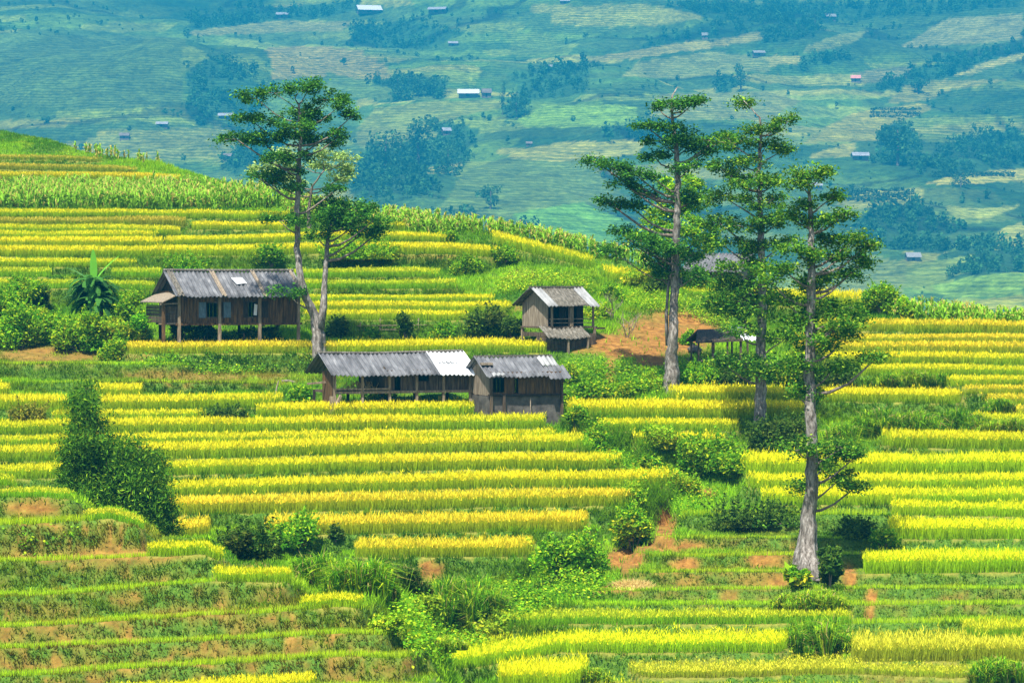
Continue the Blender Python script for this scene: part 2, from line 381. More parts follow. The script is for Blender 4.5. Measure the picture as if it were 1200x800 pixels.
for cx, cyy, rx, ry, v in [(180, 760, 330, 90, .75), (80, 640, 130, 40, .8), (860, 665, 150, 45, .62), (1100, 705, 140, 26, .4), (60, 415, 80, 14, .8), (1100, 790, 120, 14, .4), (250, 443, 140, 9, .7)]:
    brownish = np.maximum(brownish, v * np.exp(-(((PX - cx) / rx) ** 2 + ((YP - cyy) / ry) ** 2) ** 2))
soil = np.clip(soil * (.55 + .9 * fbm(XW, DG, 1.2, 31)), 0, 1)
soil = np.maximum(soil, np.clip(brownish * (fbm(XW * .8, DG * 2 + Z * 2, .55, 35, 3) * 4 - 1.75), 0, .75))

nr, nc = PX.shape
V = np.stack([XW, DG, Z], -1).reshape(-1, 3)
idx = np.arange(nr * nc).reshape(nr, nc)
Fq = np.stack([idx[:-1, :-1], idx[:-1, 1:], idx[1:, 1:], idx[1:, :-1]], -1).reshape(-1, 4)
m, nt, b = new_mat('terrace_ground')
geo = nt.nodes.new('ShaderNodeNewGeometry'); v = coords(nt)
n1 = tex_noise(nt, 1.3, 6, v); n2 = tex_noise(nt, 7, 5, v)
green = ramp(nt, [(.3, (.028, .07, .006)), (.55, (.065, .14, .010)), (.75, (.14, .19, .02))], n2)
earth = ramp(nt, [(.3, (.055, .022, .005)), (.45, (.17, .075, .015)), (.6, (.28, .135, .026)), (.75, (.38, .225, .06))], tex_noise(nt, 2.6, 8, v, .72))
at_s = nt.nodes.new('ShaderNodeAttribute'); at_s.attribute_name = 'soil'
nt.links.new(mix(nt, at_s.outputs['Fac'], green, earth), b.inputs['Base Color']); b.inputs['Roughness'].default_value = .95
bump(nt, b, n2, .6, .08)
at_r = nt.nodes.new('ShaderNodeAttribute'); at_r.attribute_name = 'lightened_litter'
str_ = ramp(nt, [(.3, (.10, .11, .012)), (.7, (.22, .20, .03))], n2)  # straw tone, lightened so the gaps between rice plants look less dark
nt.links.new(mix(nt, at_r.outputs['Fac'], mix(nt, at_s.outputs['Fac'], green, earth), str_), b.inputs['Base Color'])
rice_mask = np.zeros(PX.shape, bool)                    # where rice stands
for k, (blk, e, crops) in enumerate(T):
    zk, de, _, _ = TZ[k]
    for (xa, xb, kind, h) in crops:
        if kind == 'e': continue
        rice_mask |= (np.abs(Z - zk[None, :]) < .16) & (DG > de[None, :] + .05) & (PX >= (xa if xa > 0 else -600)) & (PX <= (xb if xb < 1200 else 1900)) & (DG < de[None, :] + (9 if blk == 'M' else 1.6))
tag(np_mesh('terraced_hillside', V, Fq, m, None, attrs={'soil': soil.ravel(), 'lightened_litter': rice_mask.astype(float).ravel()}, smooth=True), 'near hillside cut into long level terraces', 'ground', kind='structure')
# the slope below the photographer and out to the sides
sx = np.linspace(-1600, 1600, 60); sd = np.concatenate([np.linspace(-60, 82, 30), np.linspace(90, 320, 40)])
SX, SD = np.meshgrid(sx, sd)
apx = np.clip(SX / np.maximum(SD, 60) * F + 600, -420, 1620)
zz = ZC - (Yd(np.clip(SD, 75, 400)) - YH) / F * np.clip(SD, 75, 400) - 6
rd = D(np.interp(apx, RX, RY)); zz = np.where(SD > rd - 30, np.minimum(zz, ZC - 14 - .3 * (SD - rd + 30)), zz)
zz = np.where(SD < 80, -4 + 0 * SD - .1 * (80 - SD), zz); zz = np.minimum(zz, np.where(SD > 150, 12, 50))
zz = np.where((SD < 105), np.minimum(zz, -2.5), zz)
i2 = np.arange(SX.size).reshape(SX.shape)
tag(np_mesh('lower_slope', np.stack([SX, SD, zz - 1], -1).reshape(-1, 3), np.stack([i2[:-1, :-1], i2[:-1, 1:], i2[1:, 1:], i2[1:, :-1]], -1).reshape(-1, 4), m, None, attrs={'soil': np.zeros(SX.size), 'lightened_litter': np.zeros(SX.size)}, smooth=True),
    'lower green slope running under the terraces', 'ground', kind='structure')

# ------------------------------------------------------------------ the far valley side
FYY = np.array([-120, -60, 0, 100, 200, 300, 350, 400, 440.]); FDD = np.array([2300, 2080, 1850, 1500, 1230, 960, 820, 640, 430.])
FS = 1.8                                              # the valley is wide: the far side stands up to four kilometres off
fpx = np.concatenate([np.arange(-500, -12, 24.), np.arange(-12, 1213, 4.), np.arange(1236, 1720, 24.)])
fyy = np.arange(-118, 438, 1.2)[::-1]
FX, FYG = np.meshgrid(fpx, fyy)
fd0 = np.interp(FYG, FYY, FDD); fx0 = (FX - 600) / F * fd0
fd = fd0 * FS; fxw = fx0 * FS
fz = ZC - (FYG - YH) / F * fd
# spurs and hollows running diagonally down the valley side
u = fx0 * .75 + fd0 * .35
fz = fz + FS * ((fbm(u, fd0 * .3 - fx0 * .25, 150, 2, 4) - .5) * 62 * smooth((fd0 - 500) / 500) + (fbm(fx0, fd0, 40, 6, 4) - .5) * 11)
step = 1.9 * FS                                            # the far terraces are steps too
fl = np.floor(fz / step); fr_ = fz / step - fl
fzt = (fl + smooth((fr_ - .62) / .38)) * step
terr = smooth((fbm(fx0, fd0, 110, 12, 4) - .44) / .12)
fz = fz * (1 - terr) + fzt * terr
fyp = YH + (ZC - fz) * F / fd
FIELDS = [  # outline in the photo, own colour
 ([(312, 55), (380, 55), (425, 60), (455, 80), (462, 93), (400, 92), (320, 92)], (.46, .36, .13)),
 ([(425, 140), (440, 128), (490, 120), (580, 116), (600, 124), (520, 142), (500, 152), (420, 150)], (.34, .38, .09)),
 ([(420, 150), (500, 150), (520, 160), (470, 175), (415, 170)], (.30, .33, .10)),
 ([(690, 67), (800, 50), (890, 40), (895, 48), (800, 62), (700, 72)], (.50, .42, .14)),
 ([(590, 38), (640, 40), (672, 58), (668, 65), (600, 65)], (.22, .33, .08)),
 ([(600, 142), (640, 122), (745, 124), (742, 146), (620, 150)], (.30, .48, .07)),
 ([(600, 178), (665, 165), (765, 165), (740, 182), (640, 192), (590, 196)], (.50, .46, .12)),
 ([(545, 200), (590, 185), (690, 192), (740, 232), (690, 252), (540, 256), (520, 240)], (.20, .28, .08)),
 ([(600, 250), (680, 237), (735, 260), (725, 295), (640, 285)], (.22, .46, .08)),
 ([(1055, 55), (1110, 24), (1200, 18), (1200, 46), (1100, 52)], (.40, .38, .18)),
 ([(930, 60), (985, 40), (1020, 37), (1000, 50), (960, 60)], (.36, .38, .13)),
 ([(940, 168), (1000, 132), (1080, 120), (1092, 128), (1035, 150), (1030, 166)], (.50, .44, .10)),
 ([(945, 180), (1000, 168), (1000, 182), (950, 184)], (.50, .44, .12)),
 ([(1040, 120), (1060, 100), (1110, 92), (1180, 95), (1110, 107), (1090, 118)], (.44, .40, .12)),
 ([(1115, 88), (1160, 72), (1200, 62), (1200, 70), (1140, 86)], (.56, .48, .17)),
 ([(1086, 214), (1130, 203), (1200, 198), (1200, 212), (1120, 217)], (.60, .50, .13)),
 ([(978, 240), (1005, 224), (1085, 220), (1080, 238), (1000, 246)], (.44, .42, .13)),
 ([(1105, 240), (1150, 245), (1195, 240), (1160, 258), (1125, 256)], (.42, .44, .12)),
 ([(1170, 268), (1200, 260), (1200, 290), (1165, 292)], (.48, .46, .13)),
 ([(1090, 335), (1150, 322), (1200, 320), (1200, 345), (1110, 350)], (.28, .44, .08)),
 ([(1125, 356), (1200, 345), (1200, 362), (1140, 362)], (.52, .50, .10)),
 ([(940, 302), (1020, 300), (1060, 310), (1060, 345), (950, 345)], (.28, .33, .10)),
 ([(1060, 312), (1140, 298), (1140, 320), (1060, 332)], (.30, .38, .09)),
 ([(105, 162), (150, 154), (260, 150), (290, 165), (270, 188), (120, 187)], (.30, .33, .11)),
 ([(220, 36), (330, 24), (410, 26), (400, 36), (230, 42)], (.38, .36, .14)),
 ([(745, 72), (830, 62), (900, 68), (900, 84), (790, 92), (730, 90)], (.34, .36, .13)),
 ([(770, 110), (900, 108), (940, 118), (900, 140), (760, 138)], (.36, .37, .13)),
 ([(900, 66), (940, 66), (938, 74), (900, 76)], (.56, .48, .16)),
 ([(500, 195), (545, 190), (530, 202), (500, 204)], (.54, .46, .16)),
 ([(380, 85), (520, 118), (440, 118), (380, 110)], (.20, .30, .08)),
 ([(0, 60), (60, 40), (215, 45), (215, 120), (100, 130), (0, 120)], (.14, .22, .07)),
 ([(1000, 85), (1070, 75), (1060, 92), (1010, 98)], (.30, .28, .14)),
 ([(640, 305), (740, 300), (800, 330), (700, 335)], (.20, .36, .08)),
]
WOODS = [
 [(408, 225), (425, 185), (445, 148), (500, 142), (560, 150), (548, 190), (505, 228), (440, 245)],
 [(436, 92), (475, 88), (530, 94), (520, 116), (440, 122)], [(598, 84), (650, 78), (692, 82), (680, 112), (610, 118)],
 [(1025, 160), (1045, 142), (1070, 148), (1075, 190), (1030, 195)], [(1010, 106), (1060, 82), (1130, 66), (1200, 48), (1200, 60), (1130, 82), (1060, 104)],
 [(585, 145), (605, 105), (620, 110), (615, 140)], [(1060, 205), (1110, 165), (1200, 150), (1200, 196), (1090, 204)],
 [(1005, 290), (1015, 250), (1080, 238), (1115, 275), (1100, 298)], [(220, 20), (300, 10), (420, 0), (420, 10), (330, 30), (222, 42)],
 [(410, 30), (470, 22), (560, 40), (500, 60), (420, 52)], [(740, 60), (800, 30), (900, 20), (900, 40), (800, 52)], [(880, 14), (960, 8), (960, 40), (890, 60)],
 [(700, 152), (790, 145), (790, 168), (690, 165)], [(540, 235), (620, 185), (640, 190), (580, 255), (520, 268)], [(560, 300), (640, 262), (740, 290), (740, 330)],
 [(222, 82), (255, 68), (296, 84), (312, 112), (300, 142), (268, 132), (240, 152), (222, 140)], [(250, 165), (330, 150), (330, 215), (270, 205)], [(760, 8), (1100, 0), (1060, 22), (900, 30)], [(1090, 300), (1200, 270), (1200, 318), (1110, 330)],
 [(930, 75), (1000, 62), (990, 74), (940, 84)], [(840, 85), (862, 70), (858, 112), (838, 112)], [(1100, 0), (1200, -10), (1200, 10), (1060, 22)],
]
wob = (fbm(fx0, fd0, 26, 41, 4) - .5) * 22; wob2 = (fbm(fx0, fd0, 26, 45, 4) - .5) * 11
nz = fbm(fx0, fd0 * .6, 60, 9, 5)
nz = np.clip((nz - .5) * 2.0 + .5, 0, 1)
# a patchwork of small plots following the contours
ccx = np.floor((fx0 + 70 * fbm(fx0, fd0, 80, 31, 3) + fd0 * .12) / 62).astype(int); ccz = np.floor((fz / FS + 26 * fbm(fx0, fd0, 130, 33, 3)) / 5.5).astype(int)
ccx = np.floor((fx0 + 70 * fbm(fx0, fd0, 80, 31, 3) + _lat[ccz % 256, 7] * 62) / (45 + 50 * _lat[ccz % 256, 9])).astype(int)
plot = _lat[(ccx * 7 + ccz * 13) % 256, (ccz * 5 + ccx) % 256]
fc = np.stack([.015 + .10 * nz, .06 + .14 * nz, .015 + .035 * nz], -1)
PAL = np.array([(.03, .09, .02), (.05, .13, .022), (.10, .20, .025), (.18, .26, .035), (.05, .11, .025), (.26, .28, .05)])
pw = (smooth((fbm(fx0, fd0, 140, 37, 3) - .35) / .2) * .75)[..., None]
fc = fc * (1 - pw) + pw * PAL[np.clip((plot * 6).astype(int), 0, 5)] * (.7 + .6 * nz[..., None])
woodm = np.zeros(FX.shape, bool); fieldm = np.zeros(FX.shape, bool)
for poly in WOODS: woodm |= in_poly(FX + wob, fyp + wob2, poly)
fc[woodm] = np.array([.03, .09, .028]) * (.7 + .6 * nz[woodm][:, None])
for poly, c in FIELDS:
    mk = in_poly(FX + wob * .5, fyp + wob2 * .5, poly); fieldm |= mk; woodm &= ~mk
    jit = (.6 + .8 * fbm(fx0, fd0, 16, 51, 4))[mk][:, None]
    fc[mk] = np.array(c) * jit * np.array([.54, .62, .45])
# hedges along the terrace lips, and the narrow dark risers of the far paddies
lip = (fr_ > .62) & (terr > .5)
hedge = (np.abs(fbm(fx0 * .6, fd0, 120, 61, 3) - .5) < .012) & ~fieldm
fc[hedge] *= .4
V = np.stack([fxw, fd, fz], -1).reshape(-1, 3); idx = np.arange(FX.size).reshape(FX.shape)
m, nt, b = new_mat('far_hill_ground')
a = nt.nodes.new('ShaderNodeVertexColor'); a.layer_name = 'Col'; v = coords(nt)
n1 = tex_noise(nt, .05, 7, v, .72); n2 = tex_noise(nt, .2, 5, v, .7)
# the lips of the far terraces, level lines 1.9 m apart with grassy dark risers
sep = nt.nodes.new('ShaderNodeSeparateXYZ'); nt.links.new(v, sep.inputs[0])
nw = tex_noise(nt, .011, 3, v)
def mth(op, p, q=None):
    n = nt.nodes.new('ShaderNodeMath'); n.operation = op
    for i, s_ in enumerate((p, q)):
        if s_ is None: continue
        if isinstance(s_, (int, float)): n.inputs[i].default_value = s_
        else: nt.links.new(s_, n.inputs[i])
    return n.outputs[0]
ph = mth('FRACT', mth('ADD', mth('DIVIDE', sep.outputs[2], 2.6), mth('MULTIPLY', nw, 5.0)))
rz_ = ramp(nt, [(.0, (.6, .72, .6)), (.12, (1.15, 1.1, 1.05)), (.55, (1.0, 1.0, 1.0)), (.72, (.42, .55, .5)), (1, (.45, .58, .5))], ph)
tm = nt.nodes.new('ShaderNodeAttribute'); tm.attribute_name = 'terr'
base_ = mix(nt, 1.0, a.outputs[0], mix(nt, 1.0, ramp(nt, [(.3, (.35, .42, .45)), (.7, (1.4, 1.3, 1.1))], n1), ramp(nt, [(.3, (.55, .6, .6)), (.7, (1.35, 1.3, 1.2))], n2), 'MULTIPLY'), 'MULTIPLY')
tmf = mth('MULTIPLY', tm.outputs['Fac'], mth('MULTIPLY', tex_noise(nt, .018, 4, v), 1.5))
nt.links.new(mix(nt, tmf, base_, mix(nt, 1.0, base_, rz_, 'MULTIPLY')), b.inputs['Base Color']); b.inputs['Roughness'].default_value = 1
bump(nt, b, n2, 1.0, 1.5)
tag(np_mesh('far_hillside', V, np.stack([idx[:-1, :-1], idx[:-1, 1:], idx[1:, 1:], idx[1:, :-1]], -1).reshape(-1, 4), m, None, col=fc.reshape(-1, 3), attrs={'terr': np.maximum(terr, fieldm * .75).ravel()}, smooth=True),
    'hazy blue green valley side patched with terraces and woods', 'hills', kind='structure')
def far_at(px, py):
    c = int(np.clip(np.searchsorted(fpx, px), 0, len(fpx) - 1)); hit = np.nonzero(fyp[:, c] <= py)[0]
    r = hit[0] if len(hit) else len(fyy) - 1
    return np.array([(px - 600) / F * fd[r, c], fd[r, c], fz[r, c]])
# ------------------------------------------------------------------ growing things
def blades(base, h, w, lean, col0, col1, tilt_dir=None, seg=1, r=rng):
    """one tapered blade (triangle, or bent quad + triangle) per row of base; colours at foot and tip"""
    n = len(base); a = r.random(n) * 2 * np.pi
    ca, sa = np.cos(a), np.sin(a)
    b = r.random(n) * 2 * np.pi; ln = lean * (.3 + r.random(n))
    dx, dy = np.cos(b) * ln, np.sin(b) * ln
    if tilt_dir is not None: dx = dx + tilt_dir[:, 0]; dy = dy + tilt_dir[:, 1]
    wv = np.stack([ca * w, sa * w, np.zeros(n)], -1)
    if seg == 1:
        tip = base + np.stack([dx * h, dy * h, h * np.sqrt(np.clip(1 - .5 * (dx ** 2 + dy ** 2), .2, 1))], -1)
        V = np.stack([base - wv, base + wv, tip], 1).reshape(-1, 3)
        C = np.stack([col0, col0, col1], 1).reshape(-1, 3)
        return V, np.arange(3 * n).reshape(-1, 3), C
    mid = base + np.stack([dx * h * .35, dy * h * .35, h * .72], -1)
    tip = base + np.stack([dx * h * 1.15, dy * h * 1.15, h * (.95 - .55 * np.hypot(dx, dy))], -1)
    cm = col0 * .45 + col1 * .55
    V = np.stack([base - wv, base + wv, mid + wv * .8, mid - wv * .8, tip], 1).reshape(-1, 3)
    C = np.stack([col0, col0, cm, cm, col1], 1).reshape(-1, 3)
    k = np.arange(n)[:, None] * 5
    Fv = np.concatenate([k + np.array([[0, 1, 2]]), k + np.array([[0, 2, 3]]), k + np.array([[3, 2, 4]])], 0)
    return V, Fv, C
def join(parts):
    V, Fs, C, o = [], [], [], 0
    for v, f, c in parts: V.append(v); Fs.append(f + o); C.append(c); o += len(v)
    return np.concatenate(V), np.concatenate(Fs), np.concatenate(C)

# rice: foot colour, leaf colour, ear colour
KIND = {'Y': ((.17, .31, .008), (.54, .60, .010), (.93, .78, .016)), 'G': ((.20, .31, .010), (.60, .56, .016), (.94, .71, .032)),
        'B': ((.20, .38, .006), (.58, .70, .008), (.92, .84, .010)), 'L': ((.14, .34, .008), (.38, .54, .012), (.68, .66, .02)),
        'O': ((.26, .30, .02), (.48, .52, .02), (.74, .68, .04)), 'o': ((.20, .26, .02), (.40, .40, .03), (.66, .52, .05)),
        'g': ((.15, .36, .012), (.34, .56, .015), (.74, .66, .03)), 'e': ((.34, .52, .012), (.64, .74, .015), (.86, .84, .04))}
def patch(xw, d): return fbm(xw, d, 6, 71, 3) - .5
def rice_points(k, xa, xb, kind):
    zk, de, _, _ = TZ[k]
    ex = [e[0] for e in T[k][1]]
    if xa <= 0: xa = -300
    if xb >= 1200: xb = 1500
    d0 = float(np.interp(.5 * (max(xa, 0) + min(xb, 1200)), gx, de))
    depth = .5 if kind == 'e' else (9.0 if T[k][0] == 'M' else 1.5)
    P = []
    nearf = d0 / 150.
    sp = (.135 if kind != 'e' else .12) * min(nearf, 1.0)
    xw0, xw1 = (xa - 600) / F * d0, (xb - 600) / F * d0
    rows = []; s = .12
    while s < depth:
        rows.append((s, sp)); s += sp; sp = min(sp * 1.05, .36)
    for s, q in rows:
        n = max(int((xw1 - xw0) / q), 1)
        xs = xw0 + (np.arange(n) + rng.random(n)) * q
        px = xs / d0 * F + 600
        dd = np.interp(px, gx, de) + s + rng.random(n) * q
        px = xs / dd * F + 600
        ok = (px > xa) & (px < xb)
        px, dd, xx = px[ok], dd[ok], xs[ok]
        g = ground_zs(px, dd); ok = (np.abs(g - np.interp(px, gx, zk)) < .16)
        P.append(np.stack([xx[ok], dd[ok], g[ok]], -1))
    return np.concatenate(P)
FIELDGRP = {}
def field_of(k, xa):
    blk, e, _ = T[k]
    y = np.mean([p[1] for p in e])
    if blk == 'F': return 'spur'
    if xa < 560 and y < 405: return 'upper_left'
    if xa < 660 and y < 470 and xa < 400: return 'house_row'
    if xa < 660 and y < 670: return 'middle_left'
    if y < 362: return 'knoll'
    if y < 462 or (xa > 1135 and y < 510): return 'upper_right'
    if y < 530: return 'middle_right'
    if y < 690: return 'lower_right'
    return 'bottom'
for k, (blk, e, crops) in enumerate(T):
    for (xa, xb, kind, h) in crops:
        p = rice_points(k, xa, xb, kind)
        if not len(p): continue
        c0, c1, c2 = (np.array(c) for c in KIND[kind])
        key = 'fringe' if kind == 'e' else field_of(k, xa)
        n = len(p); tone = patch(p[:, 0], p[:, 1])[:, None] + (rng.random() - .5) * .3
        jit = .8 + .4 * rng.random((n, 1))
        nf = min(p[:, 1].mean() / 150., 1.0)
        hh = h * (1.06 if blk == 'M' else .8 if kind != 'e' else 1.05) * (.95 + .1 * rng.random(n)) * (1 + .35 * tone[:, 0]) * (1.1 if k % 3 else .96)
        nb = 4 if kind != 'e' else 3
        L = FIELDGRP.setdefault(key, [])
        g = np.array([.80, 1.06, 1.0])
        for j in range(nb):                            # leaves
            q = p + np.concatenate([(rng.random((n, 2)) - .5) * .16, np.zeros((n, 1))], 1)
            cj = jit * (.85 + .3 * rng.random((n, 1)))
            mixg = np.clip(.5 - tone * 2.4, 0, 1)
            ca, cb = c0 * cj, (c1 * (1 - mixg) + c1 * g * mixg) * cj
            L.append(blades(q, hh * (.72 + .28 * rng.random(n)), (.013 + .009 * rng.random(n)) * nf, .24, ca, cb))
        if kind not in ('e',):                         # bending ears
            for j in range(4):
                q = p + np.concatenate([(rng.random((n, 2)) - .5) * .2, (hh * (.5 + .32 * rng.random(n)))[:, None]], 1)
                cj = jit * (.8 + .4 * rng.random((n, 1)))
                mixg = np.clip(.42 - tone * 2.2, 0, 1)
                ce = (c2 * (1 - mixg) + (c2 * .55 + c1 * .45) * mixg) * cj
                L.append(blades(q, hh * .22, (.021 + .012 * rng.random(n)) * nf, .6, ce * .92, ce))
FLABEL = {'upper_left': 'ripening rice on the hill terraces above the big stilt house', 'house_row': 'golden rice strip just below the big stilt house',
 'middle_left': 'golden rice on the broad terraces below the long low barn', 'knoll': 'bright yellow rice ribbons on the knoll behind the small hut',
 'upper_right': 'golden orange rice on the upper right terraces below the ridge', 'middle_right': 'green edged rice strips around the middle tall tree',
 'lower_right': 'brilliant yellow rice right of the thick grey trunk', 'bottom': 'yellow green rice strips along the bottom right', 'spur': 'rice clumps at the rounded ends of the left foreground spur',
 'fringe': 'short yellow grass fringe along the empty terrace lips'}
for key, L in FIELDGRP.items():
    v_, f_, c_ = join(L)
    o = np_mesh('grass_fringe' if key == 'fringe' else 'rice_field', v_, f_, RICE, None, c_)
    tag(o, FLABEL[key], 'grass' if key == 'fringe' else 'rice', kind='stuff')

# grass on the banks
gz_d = np.gradient(Z, axis=0) / .16
cellA = np.sqrt(1 + np.clip(gz_d, -4, 4) ** 2) * .16 * np.gradient(XW, axis=1)
YARD = np.zeros(PX.shape, bool)
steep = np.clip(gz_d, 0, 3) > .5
wt = np.where(steep, 1.0, .55) * (~rice_mask) * np.clip(1 - .9 * soil - .3 * (soil > .6), .02, 1) * (DG > 90) * (DG < ridge_d + 3)
wt *= np.where((PX > -120) & (PX < 1320), 1, .15)
wt = wt * cellA * (YP < 850)
def sample_cells(wt, n, r=rng):
    cs = np.cumsum(wt.ravel()); i = np.searchsorted(cs, r.random(n) * cs[-1]); rr, cc = np.unravel_index(np.clip(i, 0, wt.size - 1), wt.shape)
    rr = np.clip(rr + r.random(n) - .5, 0, nr - 1.01); cc = np.clip(cc + r.random(n) - .5, 0, nc - 1.01)
    d = np.interp(rr, np.arange(nr), gd); px = np.interp(cc, np.arange(nc), gx)
    z = ground_zs(px, d); return np.stack([(px - 600) / F * d, d, z], -1), px, np.clip(rr.round().astype(int), 0, nr - 1), np.clip(cc.round().astype(int), 0, nc - 1)
N = 330000
p, ppx, ri, ci = sample_cells(wt, N)
tone = fbm(p[:, 0], p[:, 1] + p[:, 2] * 2, 3.2, 81, 4); fine = fbm(p[:, 0], p[:, 1] + 3 * p[:, 2], .8, 85, 2)
br = np.clip(brownish[ri, ci] * (.25 + 1.5 * (fine - .25)) , 0, 1)[:, None]
gA, gB, gC, gBr = np.array([.085, .24, .006]), np.array([.26, .50, .008]), np.array([.42, .54, .018]), np.array([.34, .18, .03])
t1 = smooth((tone - .36) / .28)[:, None]; t2 = smooth((fine - .55) / .2)[:, None]
gc = gA * (1 - t1) + gB * t1; gc = gc * (1 - t2 * .6) + gC * t2 * .6
gc = gc * (1 - br) + gBr * br
gul = np.exp(-(gdist[ri, ci] / 3.2) ** 2)
gc = gc * (1 - .6 * gul[:, None]) + np.array([.24, .52, .014]) * .6 * gul[:, None]
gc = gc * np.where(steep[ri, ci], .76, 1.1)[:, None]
gc = gc * (.55 + .75 * rng.random((N, 1))) * (1 - .3 * np.clip(brownish[ri, ci][:, None] * (.2 + 1.3 * t2), 0, 1))
wild = np.clip(fbm(ppx, YP[ri, ci] * 2, 60, 91, 2) * 1.6 - .5, 0, 1)
hh = (.07 + .13 * rng.random(N)) * (.7 + .9 * tone) * np.where(steep[ri, ci], 1, .9) * (1 + 1.6 * wild * (1 - br[:, 0]) * (p[:, 1] > 112) + 2.0 * gul) * np.where((ppx > 640) & (YP[ri, ci] > 600), .55, 1)
slope_lean = np.stack([np.zeros(N), -np.clip(gz_d[ri, ci], 0, 2) * .35], -1)
L = []
for j in range(3):
    q = p + np.concatenate([(rng.random((N, 2)) - .5) * .25, np.zeros((N, 1)) - .03], 1)
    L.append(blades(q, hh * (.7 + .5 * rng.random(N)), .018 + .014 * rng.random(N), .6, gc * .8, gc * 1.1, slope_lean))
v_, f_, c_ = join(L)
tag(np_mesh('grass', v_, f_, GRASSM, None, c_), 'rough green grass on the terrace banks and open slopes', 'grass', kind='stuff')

# leaves
def leaf_cloud(c, size, r, up=.55, aspect=.5, droop=0.0, out=None):
    """rhombic leaves with centres c"""
    n = len(c)
    a = r.normal(size=(n, 3)); a[:, 2] *= (1 - up); a[:, 2] -= droop
    if out is not None: a += out
    a /= np.linalg.norm(a, axis=1)[:, None] + 1e-9
    nrm = r.normal(size=(n, 3)) * (1 - up); nrm[:, 2] += up * 1.4
    b = np.cross(nrm, a); b /= np.linalg.norm(b, axis=1)[:, None] + 1e-9
    s = size * (.6 + .8 * r.random((n, 1)))
    fold = np.cross(a, b) * s * .12
    V = np.stack([c - a * s, c + b * s * aspect + fold, c + a * s, c - b * s * aspect + fold], 1).reshape(-1, 3)
    return V, np.arange(4 * n).reshape(-1, 4)
def fill_ellipsoid(n, r, shell=.35):
    v = r.normal(size=(n, 3)); v /= np.linalg.norm(v, axis=1)[:, None]
    return v * (shell + (1 - shell) * r.random((n, 1)) ** .45)
def leaf_colors(n, cols, r, k=4):
    i = r.choice(len(cols), n, p=[c[0] for c in cols]); c = np.array([c[1] for c in cols])[i] * (.75 + .5 * r.random((n, 1)))
    return np.repeat(c, k, 0)

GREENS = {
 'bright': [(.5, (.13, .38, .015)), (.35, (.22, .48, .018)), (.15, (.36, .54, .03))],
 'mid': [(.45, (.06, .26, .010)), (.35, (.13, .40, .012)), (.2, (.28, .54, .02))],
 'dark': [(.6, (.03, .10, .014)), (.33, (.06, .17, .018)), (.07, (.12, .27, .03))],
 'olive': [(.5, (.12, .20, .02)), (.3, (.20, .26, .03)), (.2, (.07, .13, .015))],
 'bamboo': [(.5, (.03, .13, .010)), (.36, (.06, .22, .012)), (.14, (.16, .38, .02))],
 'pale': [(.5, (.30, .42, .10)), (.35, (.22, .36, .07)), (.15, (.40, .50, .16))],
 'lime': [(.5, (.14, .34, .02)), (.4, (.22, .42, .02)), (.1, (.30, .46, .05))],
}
GREENS = {k: [(w, (c[0] * 1.45, c[1] * .98, c[2] * .7)) for w, c in v] for k, v in GREENS.items() if k != 'pale'} | {'pale': GREENS['pale']}
